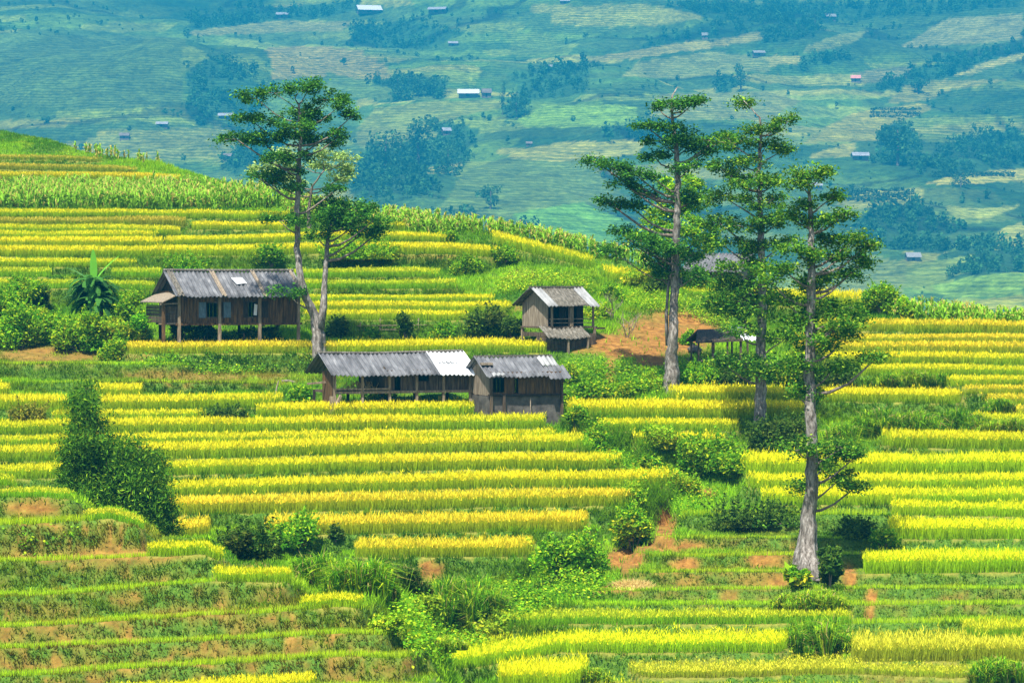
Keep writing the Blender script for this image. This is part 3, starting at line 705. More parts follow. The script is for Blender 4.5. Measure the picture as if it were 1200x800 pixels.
def bush(px, py, hw, hpx, tone, label, style='leaf', name='bush', cat='bush', d=None, dens=1.0, lobes=None, leaf=.11, group=None):
    """leafy or grassy bush standing at photo row py; half width and height in photo pixels"""
    g = at_ground(px, py, d, .05); s = g[1] / F
    W, H = hw * s * 1.12, hpx * s * .98
    r = np.random.default_rng(int(px * 31 + py * 7))
    root = empty(name, g, 0, label, cat, group)
    cols = GREENS[tone]
    if style == 'leaf':
        nl = lobes or max(6, int(W * 6)); V = []; Fs = []; C = []; o = 0
        n_tot = int(dens * 520 * (W * 2) * H / .9 * (.11 / leaf) ** 1.6) + 250
        st = MB()
        for i in range(nl):
            ang = r.random() * 2 * np.pi; rad = W * .62 * math.sqrt(r.random())
            lx, ly = math.cos(ang) * rad, math.sin(ang) * rad * .8
            lim = math.sqrt(max(.05, 1 - (lx / W) ** 2))
            lh = H * lim * (.35 + .65 * r.random()); rr = min(W * (.2 + .22 * r.random()), .75)
            zc = max(lh - rr * .6, lh * .55)
            n = n_tot // nl
            pts = fill_ellipsoid(n, r) * np.array([rr, rr * .9, max(min(rr * .8, lh * .55), .15)]) + np.array([lx, ly, zc])
            pts += r.normal(size=pts.shape) * .11
            pts[:, 2] = np.maximum(pts[:, 2], .04 + .1 * r.random(n))
            v, f = leaf_cloud(pts, leaf, r, .4)
            V.append(v); Fs.append(f + o); o += len(v)
            hue = np.array([.75 + .6 * r.random(), .85 + .3 * r.random(), 1.0])
            C.append(leaf_colors(n, cols, r) * (.7 + .5 * r.random()) * hue)
            for q_ in range(9):                        # shoots standing out of the outline
                dv = r.normal(size=3); dv[2] = abs(dv[2]) + .5; dv /= np.linalg.norm(dv); ln_ = rr * (1.1 + 1.0 * r.random()); ns = 24
                tt = r.random((ns, 1)); sp_ = np.array([lx, ly, zc]) + dv * ln_ * (.35 + .65 * tt) + r.normal(size=(ns, 3)) * .07 * (1.15 - tt)
                sp_[:, 2] = np.maximum(sp_[:, 2], .03)
                v, f = leaf_cloud(sp_, leaf * .9, r, .3, .42); V.append(v); Fs.append(f + o); o += len(v); C.append(leaf_colors(ns, cols, r) * 1.1)
            st.tube([(lx * .15, ly * .15, -.05), (lx * .6, ly * .6, zc * .5), (lx, ly, zc + .1)], [.035, .025, .012], 5)
        np_mesh('foliage', np.concatenate(V), np.concatenate(Fs), LEAF, root, np.concatenate(C))
        st.build('stem', M_TWIG, root)
    else:                                              # tall tufted grass
        nt_ = max(10, int(W * W * 16)); ta = r.random(nt_) * 2 * np.pi; tq = np.sqrt(r.random(nt_))
        tx, ty = np.cos(ta) * tq * W * .95, np.sin(ta) * tq * W * .6; th = .45 + .75 * r.random(nt_)
        n = int(dens * 900 * W * 2 * (W * 1.4)) + 400
        ti = r.integers(0, nt_, n); a = r.random(n) * 2 * np.pi; q = np.sqrt(r.random(n))
        bx, by = tx[ti] + np.cos(a) * q * .16, ty[ti] + np.sin(a) * q * .16
        h = H * np.sqrt(np.clip(1.1 - (bx / W) ** 2, .15, 1)) * th[ti] * (.5 + .6 * r.random(n))
        base = np.stack([bx, by, np.zeros(n) - .05], -1)
        ci_ = r.choice(len(cols), n, p=[c[0] for c in cols]); cc = np.array([c[1] for c in cols])[ci_] * (.6 + .7 * r.random((n, 1)))
        dry = (r.random((n, 1)) < .07) * 1.0; cc = cc * (1 - dry) + np.array([.42, .34, .10]) * dry
        od = np.stack([np.cos(a) * q, np.sin(a) * q], -1) * .22
        v, f, c = blades(base, h, .016 + .016 * r.random(n), .42, cc * .75, cc * 1.2, od, 2, r)
        np_mesh('foliage', v, f, LEAF, root, c)
    return root

def tree(name, label, base, trunk, pads, cols, leaf=.2, dens=1.0, extra=(), cat='tree', spread=.9, seed=1, bark=None, limb_r=.09, group=None):
    """base: (px, py, d).  trunk: list of (px, py, radius px) up the stem; extra stems alike; pads: (px, py, rx, ry) foliage shelves"""
    d0 = base[2]; s = d0 / F
    r = np.random.default_rng(seed)
    g = np.array([(base[0] - 600) * s, d0, ground_z(base[0], d0)])
    zb = ZC - (base[1] - YH) * s
    dz = 0
    root = empty(name, g, 0, label, cat, group)
    loc = lambda px, py, dy=0.: ((px - base[0]) * s, dy, (ZC - (py - YH) * s) - g[2])
    bark = bark or M_BARK
    tr = MB()
    P = [loc(x, y, .25 * math.sin(i * 1.7 + seed)) for i, (x, y, q) in enumerate(trunk)]
    P[0] = (P[0][0], 0, min(P[0][2], -.3))
    fine = []; rads = []
    for i in range(len(P) - 1):                        # finer rings make the bark uneven
        m = max(2, int((Vector(P[i + 1]) - Vector(P[i])).length / .25))
        for j in range(m):
            t = j / m; fine.append(Vector(P[i]).lerp(Vector(P[i + 1]), t) + Vector((r.normal() * .025, r.normal() * .025, 0))); rads.append((trunk[i][2] * (1 - t) + trunk[i + 1][2] * t) * s * .76)
    fine.append(Vector(P[-1])); rads.append(trunk[-1][2] * s)
    m_ = 22; vs = []; fs = []; r0 = trunk[0][2] * s
    ph = r.random(3) * 6.28
    for i, p in enumerate(fine):
        hgt = max(p.z - fine[0].z, 0); fl = math.exp(-hgt / (1.6 * r0 + .5))
        for k in range(m_):
            a = 2 * math.pi * k / m_
            lob = .16 * math.sin(5 * a + ph[0] + hgt * .3) + .10 * math.sin(3 * a + ph[1]) + .05 * math.sin(9 * a + ph[2] + hgt)
            q = rads[i] * (1 + lob * (fl * 2.2 + .22) + fl * .35 + .035 * r.normal())
            vs.append((p.x + math.cos(a) * q, p.y + math.sin(a) * q, p.z))
    for i in range(len(fine) - 1):
        for k in range(m_): fs.append((i * m_ + k, i * m_ + (k + 1) % m_, (i + 1) * m_ + (k + 1) % m_, (i + 1) * m_ + k))
    fs.append(tuple((len(fine) - 1) * m_ + k for k in range(m_)))
    tr.add(vs, fs); tr.build('trunk', bark, root, True)
    stems = [list(zip(fine, rads))]
    for ex in extra:
        st = MB(); pts = [loc(x, y, .15 * i) for i, (x, y, q) in enumerate(ex)]
        st.tube(pts, [q * s for _, _, q in ex], 8, .08, seed)
        st.build('second_stem', bark, root, True)
        dn = []
        for i in range(len(pts) - 1):
            for t in np.linspace(0, 1, 6)[:-1]: dn.append((Vector(pts[i]).lerp(Vector(pts[i + 1]), t), ex[i][2] * s))
        dn.append((Vector(pts[-1]), ex[-1][2] * s)); stems.append(dn)
    V = []; Fs = []; C = []; o = 0; tw = []
    limbs = MB()
    for i, (px, py, rx, ry) in enumerate(pads):
        dy = (r.random() - .5) * 2 * spread * min(rx * s * 1.3, 2.2)
        c = Vector(loc(px, py, dy)); RX_, RZ_ = rx * s * 1.2, ry * s * (.85 + .5 * r.random())
        # limb: leaves the nearest stem a little below the shelf
        best = None
        for stm in stems:
            for q, rad in stm:
                dd = math.hypot(q.x - c.x, q.y - c.y) * .9 + abs((c.z - q.z) - .45 * abs(c.x - q.x) - .3) * 1.3
                if best is None or dd < best[0]: best = (dd, q, rad)
        q, rad = best[1], best[2]
        L_ = (c - q).length
        r0 = min(rad * .65, limb_r * (.35 + .22 * L_)); mid = q.lerp(c, .5) + Vector((r.normal() * .12, r.normal() * .12, -.10 * L_))
        limbs.tube([q, q.lerp(mid, .5) + Vector((0, 0, -.04 * L_)), mid, c + Vector((0, 0, -RZ_ * .2))], [r0, r0 * .8, r0 * .6, r0 * .3], 7, .06, seed + i)
        # twigs inside the shelf and leaf sprays on their ends
        nsp = max(5, int(RX_ * RX_ * 4.6 * (.6 + RZ_) + 4))
        npl = int(dens * 100 * (.2 / leaf) ** 1.5)
        for k in range(nsp):
            a = r.random() * 2 * math.pi; qd = math.sqrt(r.random())
            ex = Vector((math.cos(a) * qd * RX_, math.sin(a) * qd * RX_ * .85, (r.random() - .42) * 1.7 * RZ_ * math.sqrt(max(.1, 1 - qd * qd))))
            e = c + ex
            if k % 2 == 0: limbs.tube([c + ex * .15 + Vector((0, 0, -RZ_ * .25)), c + ex * .6, e], [r0 * .28 + .006, .014, .008], 4)
            n = npl; sp = .22 + .16 * r.random()
            pts = r.normal(size=(n, 3)) * np.array([sp, sp, sp * .62]) * (.75) + np.array(e)
            v, f = leaf_cloud(pts, leaf * .42, r, .5, .5, .15)
            V.append(v); Fs.append(f + o); o += len(v)
            C.append(leaf_colors(n, cols, r) * (.8 + .4 * r.random()))
    limbs.build('limbs', M_TWIG, root, True)
    np_mesh('crown', np.concatenate(V), np.concatenate(Fs), LEAF, root, np.concatenate(C))
    return root
# ------------------------------------------------------------------ buildings
def corrugated(mb, x0, x1, e, t, pitch=.24, amp=.045, th=.018, sag=0.0, skew=0.0, nseg=5):
    """wavy sheet from eave line e=(y, z) to top line t=(y, z); real waves and thickness"""
    n = max(int((x1 - x0) / pitch * 6), 4)
    vs = []; fs = []
    dy, dz = t[0] - e[0], t[1] - e[1]; ln = math.hypot(dy, dz); ny, nz = -dz / ln, dy / ln
    if nz < 0: ny, nz = -ny, -nz
    for layer in (0, 1):
        for j in range(nseg + 1):
            q = j / nseg
            for i in range(n + 1):
                x = x0 + (x1 - x0) * i / n
                w = amp * math.sin(2 * math.pi * x / pitch) - layer * th
                sg = -sag * math.sin(math.pi * (x - x0) / (x1 - x0)) + .02 * math.sin(x * 3.1 + q * 2)
                vs.append((x + skew * (1 - q), e[0] + dy * q + ny * w, e[1] + dz * q + nz * w + sg))
    m = (nseg + 1) * (n + 1)
    for j in range(nseg):
        for i in range(n):
            a = j * (n + 1) + i
            fs.append((a, a + 1, a + n + 2, a + n + 1)); fs.append((m + a, m + a + n + 1, m + a + n + 2, m + a + 1))
    for i in range(n):
        a = i; fs.append((a, m + a, m + a + 1, a + 1)); a = nseg * (n + 1) + i; fs.append((a, a + 1, m + a + 1, m + a))
    for j in range(nseg):
        a = j * (n + 1); fs.append((a, a + n + 1, m + a + n + 1, m + a)); a += n; fs.append((a, m + a, m + a + n + 1, a + n + 1))
    return mb.add(vs, fs)
def planks(mb, p, q, z0, z1, holes=(), w=.19, th=.03, top=None, seed=0, horiz=False):
    """plank wall from p to q in plan, between z0 and z1 (top(t) for a gable), with real openings (t0, t1, z0, z1)"""
    r = np.random.default_rng(seed)
    p, q = Vector((*p, 0)), Vector((*q, 0)); ln = (q - p).length; u = (q - p) / ln; nrm = Vector((u.y, -u.x, 0))
    def piece(a, b_, za, zb, off):
        if zb - za < .03: return
        A = p + u * a + nrm * off; B = p + u * b_ + nrm * off; n2 = nrm * th
        vs = [(v.x, v.y, z) for z in (za, zb) for v in (A, B, B + n2, A + n2)]
        mb.add(vs, [(0, 3, 2, 1), (4, 5, 6, 7), (0, 1, 5, 4), (1, 2, 6, 5), (2, 3, 7, 6), (3, 0, 4, 7)])
    if horiz:
        z = z0
        while z < z1 - .02:
            h = min(w * (.8 + .4 * r.random()), z1 - z); off = (r.random() - .5) * .02
            segs = [(0, ln)]
            for t0, t1, ha, hb in holes:
                if z + h / 2 > ha and z + h / 2 < hb: segs = [s for a, b_ in segs for s in ((a, min(b_, t0)), (max(a, t1), b_)) if s[1] - s[0] > .02]
            for a, b_ in segs: piece(a, b_, z + .006, z + h - .006, off)
            z += h
        return mb
    a = 0
    while a < ln - .01:
        b_ = min(a + w * (.75 + .5 * r.random()), ln); mid = (a + b_) / 2; off = (r.random() - .5) * .02
        zt = top(mid) if top else z1
        zt -= r.random() * .03; zb = z0 - r.random() * .04
        cuts = [(zb, zt)]
        for t0, t1, ha, hb in holes:
            if mid > t0 and mid < t1: cuts = [s for c, e in cuts for s in ((c, min(e, ha)), (max(c, hb), e)) if s[1] - s[0] > .02]
        for c, e in cuts: piece(a + .006, b_ - .006, c, e, off)
        a = b_
    return mb
def house_root(name, px, ybase, d, rel, label, cat):
    return empty(name, at(px, ybase, d), R(rel) - (px - 600) / F, label, cat)
def post(root, x, y, z0, z1, w=.13, mat=None, lean=0.0):
    return MB().bar((x, y, z0), (x + lean, y, z1), w).build('post', mat or M_POST, root)

# --- big stilt house
h = house_root('stilt_house', 268, 404, 166, 16, 'big brown stilt house with shuttered windows and one white patch on its roof', 'house')
L_, W_ = 7.7, 5.6; ze, zr, zf = 2.78, 4.22, 1.3; yf = -W_ / 2 + .75; x0, x1 = -L_ / 2 + .35, L_ / 2 - .35
rf = MB(); corrugated(rf, -L_ / 2, L_ / 2, (-W_ / 2, ze), (.03, zr), sag=.03); corrugated(rf, -L_ / 2, L_ / 2, (W_ / 2, ze), (-.03, zr - .02), sag=.03)
roof = rf.build('roof', M_ROOF, h, True)
for xs, wd in ((-L_ / 2 + .35, .30), (-1.05, .26), (1.35, .22), (L_ / 2 - .18, .2)):
    s_ = MB(); corrugated(s_, xs - wd / 2, xs + wd / 2, (-W_ / 2 - .05, ze + .05), (.03, zr + .075), sag=0); s_.build('ridge_strip', M_ROOFO if wd > .28 else M_PALE, roof)
s_ = MB(); s_.add([(.0, -1.62, 3.50), (.62, -1.50, 3.50 + .06), (.50, -.92, 3.86), (-.12, -.95, 3.84), (.0, -1.64, 3.47), (.62, -1.52, 3.53), (.5, -.94, 3.83), (-.12, -.97, 3.81)], [(0, 1, 2, 3), (7, 6, 5, 4), (0, 4, 5, 1), (1, 5, 6, 2), (2, 6, 7, 3), (3, 7, 4, 0)])
s_.build('white_patch', M_WHITE, roof)
MB().tube([(-L_ / 2, 0, zr + .05), (0, 0, zr + .03), (L_ / 2, 0, zr + .05)], [.08, .08, .08], 8).build('ridge_cap', M_ROOFO, roof)
wl_ = MB()
wins = [(1.62, 2.55, 1.62, 2.42), (4.05, 4.75, 1.62, 2.46)]
planks(wl_, (x0, yf), (x1, yf), zf, ze + .32, wins, seed=3); planks(wl_, (x1, yf), (x1, W_ / 2 - .7), zf, ze + .3, seed=4)
planks(wl_, (x1, W_ / 2 - .7), (x0, W_ / 2 - .7), zf, ze + .2, seed=5)
planks(wl_, (x0, W_ / 2 - .7), (x0, yf), zf, ze + .3, horiz=True, seed=6)
wl_.build('wall', M_BROWN, h)
MB().box(-L_ / 2 + .15, L_ / 2 - .15, yf - .16, W_ / 2 - .6, zf - .14, zf - .01).build('floor', M_BROWN, h)
for k, (t0, t1, za, zb) in enumerate(wins):
    a, b_ = x0 + t0, x0 + t1; fr = MB()
    for q in ((a - .06, a, za - .06, zb + .06), (b_, b_ + .06, za - .06, zb + .06), (a, b_, zb, zb + .06), (a, b_, za - .06, za)): fr.box(q[0], q[1], yf - .05, yf + .06, q[2], q[3])
    w_ = fr.build('window', M_PLANK, h)
    for sx_, wid in ((a - .47 if k == 0 else a - .3, .42 if k == 0 else .26), (b_ + .05, .42 if k == 0 else .4)):
        sh = MB().box(sx_, sx_ + wid, yf - .075, yf - .05, za - .04, zb + .04)
        for zz_ in np.linspace(za + .05, zb - .05, 4): sh.box(sx_ + .03, sx_ + wid - .03, yf - .095, yf - .075, zz_ - .02, zz_ + .02)
        sh.build('shutter', M_BLUE if k == 0 else M_DARK, w_)
    if k == 1: MB().add([(a + .32, yf - .03, 1.72), (a + .5, yf - .03, 1.7), (a + .55, yf - .04, 2.3), (a + .36, yf - .04, 2.36), (a + .32, yf - .0, 1.72), (a + .5, yf - .0, 1.7), (a + .55, yf - .01, 2.3), (a + .36, yf - .01, 2.36)], [(0, 1, 2, 3), (7, 6, 5, 4), (0, 4, 5, 1), (1, 5, 6, 2), (2, 6, 7, 3), (3, 7, 4, 0)]).build('curtain', M_WHITE, w_)
for x in (x0, -1.15, 1.2, x1):
    post(h, x, yf - .1, -.5, ze + .25, .16)
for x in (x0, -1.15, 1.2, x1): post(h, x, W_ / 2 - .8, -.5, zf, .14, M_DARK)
gb = MB(); planks(gb, (-L_ / 2 + .5, 1.6), (-L_ / 2 + .5, -1.6), ze - .02, zr, top=lambda t: zr - .15 - abs(t - 1.6) * .52, seed=9); gb.build('gable', M_DARK, h)  # dark planks fill the open gable, their colour standing for its shade
sk = MB(); sk.add([(-L_ / 2 + .45, -W_ / 2 + .2, 3.05), (-L_ / 2 + .45, 2.2, 3.05), (-L_ / 2 - .75, 2.3, 2.48), (-L_ / 2 - .75, -W_ / 2 + .1, 2.48), (-L_ / 2 + .45, -W_ / 2 + .2, 3.0), (-L_ / 2 + .45, 2.2, 3.0), (-L_ / 2 - .75, 2.3, 2.43), (-L_ / 2 - .75, -W_ / 2 + .1, 2.43)],
             [(0, 1, 2, 3), (7, 6, 5, 4), (0, 4, 5, 1), (1, 5, 6, 2), (2, 6, 7, 3), (3, 7, 4, 0)]); sk.build('side_roof', M_PALE, h)
pz = MB(); planks(pz, (-L_ / 2 - .45, 2.0), (-L_ / 2 - .45, yf + .2), zf, 2.3, horiz=True, seed=8); planks(pz, (-L_ / 2 - .45, yf + .2), (x0, yf + .02), zf, 2.25, horiz=True, seed=12); pz.build('side_room', M_PLANK, h)
MB().bar((-L_ / 2 - .8, yf, zf - .05), (x0, yf, zf - .03), .08).build('beam', M_POST, h)
MB().bar((-L_ / 2 - .8, yf - .3, 2.35), (x0, yf - .3, 2.4), .07).build('beam', M_POST, h)
post(h, -L_ / 2 - .55, yf - .12, -.5, 2.45, .17, M_BROWN)

# --- long low barn
h = house_root('open_barn', 458, 478, 152.5, 20, 'long low stilt barn, open at left, white sheets on the right of its roof', 'barn')
L_, W_ = 8.1, 4.4; ze, zr, zf = 1.82, 2.93, .98; yf = -W_ / 2 + .55; x0, x1 = -L_ / 2 + .35, L_ / 2 - .25
rf = MB(); corrugated(rf, -L_ / 2, 1.95, (-W_ / 2, ze), (.03, zr), sag=.05); corrugated(rf, -L_ / 2, L_ / 2, (W_ / 2, ze), (-.03, zr - .02), sag=.05)
roof = rf.build('roof', M_ROOF, h, True)
s_ = MB(); corrugated(s_, 1.95, L_ / 2 + .05, (-W_ / 2 + 1.05, ze + .58), (.03, zr + .02)); corrugated(s_, 1.95, L_ / 2 + .1, (-W_ / 2 - .05, ze - .05), (-W_ / 2 + 1.25, ze + .635)); s_.build('white_sheet', M_WHITE, roof, True)
MB().tube([(-L_ / 2, 0, zr + .02), (-1, 0, zr - .03), (1, 0, zr - .0), (L_ / 2, 0, zr + .05)], [.07] * 4, 8).build('ridge_cap', M_ROOFO, roof)
wl_ = MB(); xm_ = -L_ / 2 + 3.15
planks(wl_, (xm_, yf + .05), (x1, yf + .05), zf, ze + .25, [(.48, .75, 1.0, 2.1), (1.75, 2.35, 1.45, 1.85)], seed=13, w=.26); planks(wl_, (x1, yf), (x1, W_ / 2 - .5), zf, ze + .4, seed=14)
planks(wl_, (x1, W_ / 2 - .5), (xm_ - .3, W_ / 2 - .5), zf, ze + .1, seed=15); planks(wl_, (xm_, W_ / 2 - .5), (xm_, yf), zf, ze + .4, seed=16)
wl_.build('wall', M_PLANK, h)
gb = MB(); planks(gb, (x0, .2), (x0, yf), -.2, ze + .2, seed=17); gb.build('end_wall', M_BROWN, h)
MB().box(x0, x1, yf - .1, W_ / 2 - .45, zf - .12, zf).build('floor', M_PLANK, h)
MB().bar((x0, yf - .12, zf + .12), (xm_ + .2, yf - .12, zf + .1), .09).bar((x0, yf - .12, zf - .06), (x1 + .1, yf - .12, zf - .08), .13, .13).build('rail', M_POST, h)
for x in np.linspace(x0, x1, 6): post(h, x, yf - .08, -.6, ze + .1, .13)
for x in np.linspace(x0, x1, 5): post(h, x, W_ / 2 - .6, -.6, zf, .12, M_DARK)
hay = MB()
for i in range(60):
    a = rng.random() * 1.8 - L_ / 2 + 1.4; y_ = rng.random() * 1.2 - .6; hay.bar((a, y_, zf + .02), (a + rng.normal() * .25, y_ + rng.normal() * .2, zf + .15 + rng.random() * .35), .03)
hay.build('stored_straw', M_STRAW, h)
MB().bar((x0 - .45, yf - .5, -.5), (x0 + .25, yf - .3, .8), .12).bar((x0 - .3, yf - .3, -.4), (x0 - .25, yf - .3, .75), .16).build('brace', M_POST, h)
MB().bar((-L_ / 2 - .7, -.4, 1.35), (x0, -.3, 1.42), .10).build('jutting_beam', M_POST, h)
MB().bar((x1 + .35, yf - .2, -.5), (x1 + .05, yf - .1, .5), .22, .05).build('leaning_board', M_PALE, h)

# --- granary next to it
h = house_root('plank_granary', 605, 487, 152.0, 20, 'small plank granary on a grey mud wall right of the long barn', 'granary')
L_, W_ = 4.75, 4.2; ze, zr, zf = 2.12, 3.12, 1.2; yf = -W_ / 2 + .55; x0, x1 = -L_ / 2 + .35, L_ / 2 - .45
rf = MB(); corrugated(rf, -L_ / 2, 1.05, (-W_ / 2, ze), (.03, zr), sag=.02); corrugated(rf, 1.05, L_ / 2 - .1, (-W_ / 2 - .1, ze - .12), (-W_ / 2 + 1.15, ze + .52), amp=.04); corrugated(rf, -L_ / 2, L_ / 2 - .35, (W_ / 2, ze), (-.03, zr - .02))
roof = rf.build('roof', M_ROOF, h, True)
s_ = MB(); corrugated(s_, 1.05, 1.62, (-W_ / 2 + 1.08, ze + .55), (.03, zr + .03)); corrugated(s_, 1.64, L_ / 2 - .42, (-W_ / 2 + 1.1, ze + .54), (.0, zr - .02)); corrugated(s_, -2.0, -1.35, (-W_ / 2 + .02, ze + .06), (-W_ / 2 + .3, ze + .2)); s_.build('pale_sheet', M_ROOFP, roof, True)
s_ = MB(); s_.box(-2.3, -1.7, -1.15, -.8, zr - .42, zr - .3); s_.build('loose_board', M_PALE, roof)
MB().bar((-L_ / 2, 0, zr + .02), (L_ / 2 - .4, 0, zr + .03), .09).build('ridge_cap', M_ROOFO, roof)
wl_ = MB(); planks(wl_, (x0 + .02, yf), (x1, yf), zf, ze + .25, [(.1, .75, 1.3, 2.3), (1.3, 1.5, 1.25, 2.0)], seed=23)
planks(wl_, (x1, yf), (x1, W_ / 2 - .5), zf, ze + .3, seed=24); planks(wl_, (x1, W_ / 2 - .5), (x0, W_ / 2 - .5), zf, ze + .1, seed=25); wl_.build('wall', M_BROWN, h)
gb = MB(); planks(gb, (x0, W_ / 2 - .5), (x0, yf), zf - .05, zr, top=lambda t: zr - .18 - abs(t - (W_ / 2 - .52)) * .46, seed=26); gb.build('gable_wall', M_PALE, h)
MB().bar((x0 - .1, yf - .08, zf - .03), (x1 + .25, yf - .08, zf - .05), .1).box(x0, x1, yf, W_ / 2 - .5, zf - .1, zf - .01).build('floor', M_DARK, h)
st_ = MB(); st_.box(x0 - .05, x1 + .05, yf + .02, W_ / 2 - .6, -.8, zf - .11); st_.build('mud_wall', M_STONE, h)
for x in (x0 + .05, x0 + .75, x1): post(h, x, yf - .1, -.8, ze + .1 if x != x0 + .75 else zf, .13, M_PLANK)
MB().bar((.1, yf - .35, -.3), (.2, yf - .05, 1.0), .04).build('leaning_stick', M_PALE, h)

# --- two storey hut
h = house_root('balcony_hut', 652, 413, 164.5, 35, 'small two storey hut with a balcony and a lean-to roof over its lower room', 'hut')
L_, W_ = 3.7, 3.5; ze, zr, zf = 2.65, 3.68, 1.5; yf = -W_ / 2 + .45; x0, x1 = -L_ / 2 + .45, L_ / 2 - .4
rf = MB(); corrugated(rf, -L_ / 2 + .75, L_ / 2 - .7, (-W_ / 2 + .02, ze), (.03, zr), amp=.02); corrugated(rf, -L_ / 2, L_ / 2, (W_ / 2, ze), (-.03, zr - .02)); roof = rf.build('roof', M_ROOFO, h, True)
s_ = MB(); corrugated(s_, -L_ / 2, -L_ / 2 + .75, (-W_ / 2 - .05, ze - .02), (.03, zr + .03)); s_.build('pale_sheet', M_ROOFP, roof, True); s_ = MB(); corrugated(s_, L_ / 2 - .7, L_ / 2, (-W_ / 2 - .05, ze - .02), (.03, zr + .03)); s_.build('pale_sheet', M_ROOFP, roof, True)
MB().bar((-L_ / 2, 0, zr + .04), (L_ / 2, 0, zr + .04), .1).build('ridge_cap', M_ROOFO, roof)
gb = MB(); planks(gb, (x0, W_ / 2 - .4), (x0, yf + .1), zf - .05, zr, top=lambda t: zr - .12 - abs(t - (W_ / 2 - .42)) * .55, seed=31); gb.build('gable_wall', M_PALE, h)
wl_ = MB(); planks(wl_, (x0, yf + .75), (x1, yf + .75), zf, ze + .4, [(.5, 1.2, 1.5, 2.5), (1.7, 2.3, 1.5, 2.5)], seed=32); planks(wl_, (x1, W_ / 2 - .4), (x0, W_ / 2 - .4), zf, ze + .2, seed=33); planks(wl_, (x1, yf + .75), (x1, W_ / 2 - .4), zf, ze + .3, seed=34); wl_.build('wall', M_DARK, h)
MB().box(x0 - .1, x1 + .35, yf - .15, W_ / 2 - .35, zf - .1, zf).bar((x1 + .2, yf - .25, zf - .12), (x1 + .95, yf - .05, zf - .12), .1).build('floor', M_PLANK, h)
MB().bar((x0, yf - .05, zf + .42), (x1 + .2, yf - .05, zf + .42), .05).bar((x0, yf - .05, zf + .2), (x1 + .2, yf - .05, zf + .2), .04).build('rail', M_POST, h)
for x, w in ((x0 + .15, .1), (x0 + 1.45, .22), (x1 + .15, .1)): post(h, x, yf - .05, zf, ze + .1, w)
for x, y_ in ((x0, yf - .05), (x1 + .2, yf - .1), (x0, W_ / 2 - .4), (x1, W_ / 2 - .4)): post(h, x, y_, -.6, zf, .13)
wl_ = MB(); planks(wl_, (x0 - .05, yf - .62), (x1 - .1, yf - .62), -.5, 1.02, [(1.5, 2.6, .25, .32)], horiz=True, w=.24, seed=35); planks(wl_, (x0 - .05, W_ / 2 - .5), (x0 - .05, yf - .62), -.5, 1.2, [(.2, 1.4, .3, 1.0)], horiz=True, w=.24, seed=36); planks(wl_, (x1 - .1, yf - .62), (x1 - .1, W_ / 2 - .5), -.5, 1.1, horiz=True, seed=37); wl_.build('lower_room', M_PLANK, h)
s_ = MB(); corrugated(s_, x0 - .75, x1 - .75, (yf - 1.1, .9), (yf - .02, 1.55), pitch=.3, amp=.045, sag=.08); s_.build('lean_to_roof', M_ROOFO, h, True)
for x in (x0 + .6, x1 - .9): post(h, x, yf - 1.0, -.6, .95, .1)

# --- open shed
h = house_root('thatched_shed', 838, 424, 161, 10, 'dark thatched open shed on poles with a white sheet over its right side', 'shed')
rf = MB(); rf.add([(-1.35, -1.5, 1.18), (1.3, -1.5, 1.3), (.95, .2, 1.86), (-.95, .2, 1.80), (-1.35, 1.7, 1.2), (1.3, 1.7, 1.3)] + [(x, y, z - .12) for x, y, z in [(-1.35, -1.5, 1.18), (1.3, -1.5, 1.3), (.95, .2, 1.86), (-.95, .2, 1.80), (-1.35, 1.7, 1.2), (1.3, 1.7, 1.3)]],
       [(0, 1, 2, 3), (3, 2, 5, 4), (9, 8, 7, 6), (10, 11, 8, 9), (0, 6, 7, 1), (1, 7, 8, 2), (2, 8, 11, 5), (5, 11, 10, 4), (4, 10, 9, 3), (3, 9, 6, 0)])
roof = rf.build('roof', M_THATCH, h)
s_ = MB(); corrugated(s_, .85, 1.75, (-1.3, 1.28), (.25, 1.98)); corrugated(s_, 1.75, 2.6, (-1.2, 1.22), (-.6, 1.42)); s_.build('white_sheet', M_WHITE, roof, True)
for x, y_, w in ((-1.15, -1.3, .09), (-.35, -1.35, .15), (.45, -1.35, .09), (1.2, -1.3, .12), (1.6, -1.2, .1), (-1.1, 1.4, .1), (1.2, 1.4, .1), (2.3, -1.1, .1)): post(h, x, y_, -.9, 1.3, w, M_PLANK)
MB().bar((-.5, -1.45, -.9), (-.3, -1.35, .9), .08).bar((-.9, -1.6, -.8), (-.3, -1.4, .5), .07).bar((-1.1, -1.3, .1), (1.3, -1.3, .12), .08).build('brace', M_POST, h)

# --- house half hidden behind the tall trees
h = house_root('ridge_house', 846, 343, 188, -24, 'grey gabled house half hidden behind the tall trees on the ridge', 'house')
rf = MB(); corrugated(rf, -2.2, 2.2, (-1.75, 1.35), (.03, 2.55)); corrugated(rf, -2.2, 2.2, (1.75, 1.35), (-.03, 2.53)); rf.build('roof', M_ROOF, h, True)
wl_ = MB(); planks(wl_, (-1.9, -1.2), (1.9, -1.2), 0, 1.7, [(1.2, 1.8, .1, 1.3)], seed=41); planks(wl_, (1.9, -1.2), (1.9, 1.2), 0, 2.4, top=lambda t: 2.35 - abs(t - 1.2) * .66, seed=42); planks(wl_, (1.9, 1.2), (-1.9, 1.2), 0, 1.7, seed=43); planks(wl_, (-1.9, 1.2), (-1.9, -1.2), 0, 2.4, top=lambda t: 2.35 - abs(t - 1.2) * .66, seed=44); wl_.build('wall', M_PALE, h)
for x in (-1.9, 1.9): post(h, x, -1.25, -1, 1.6, .12)

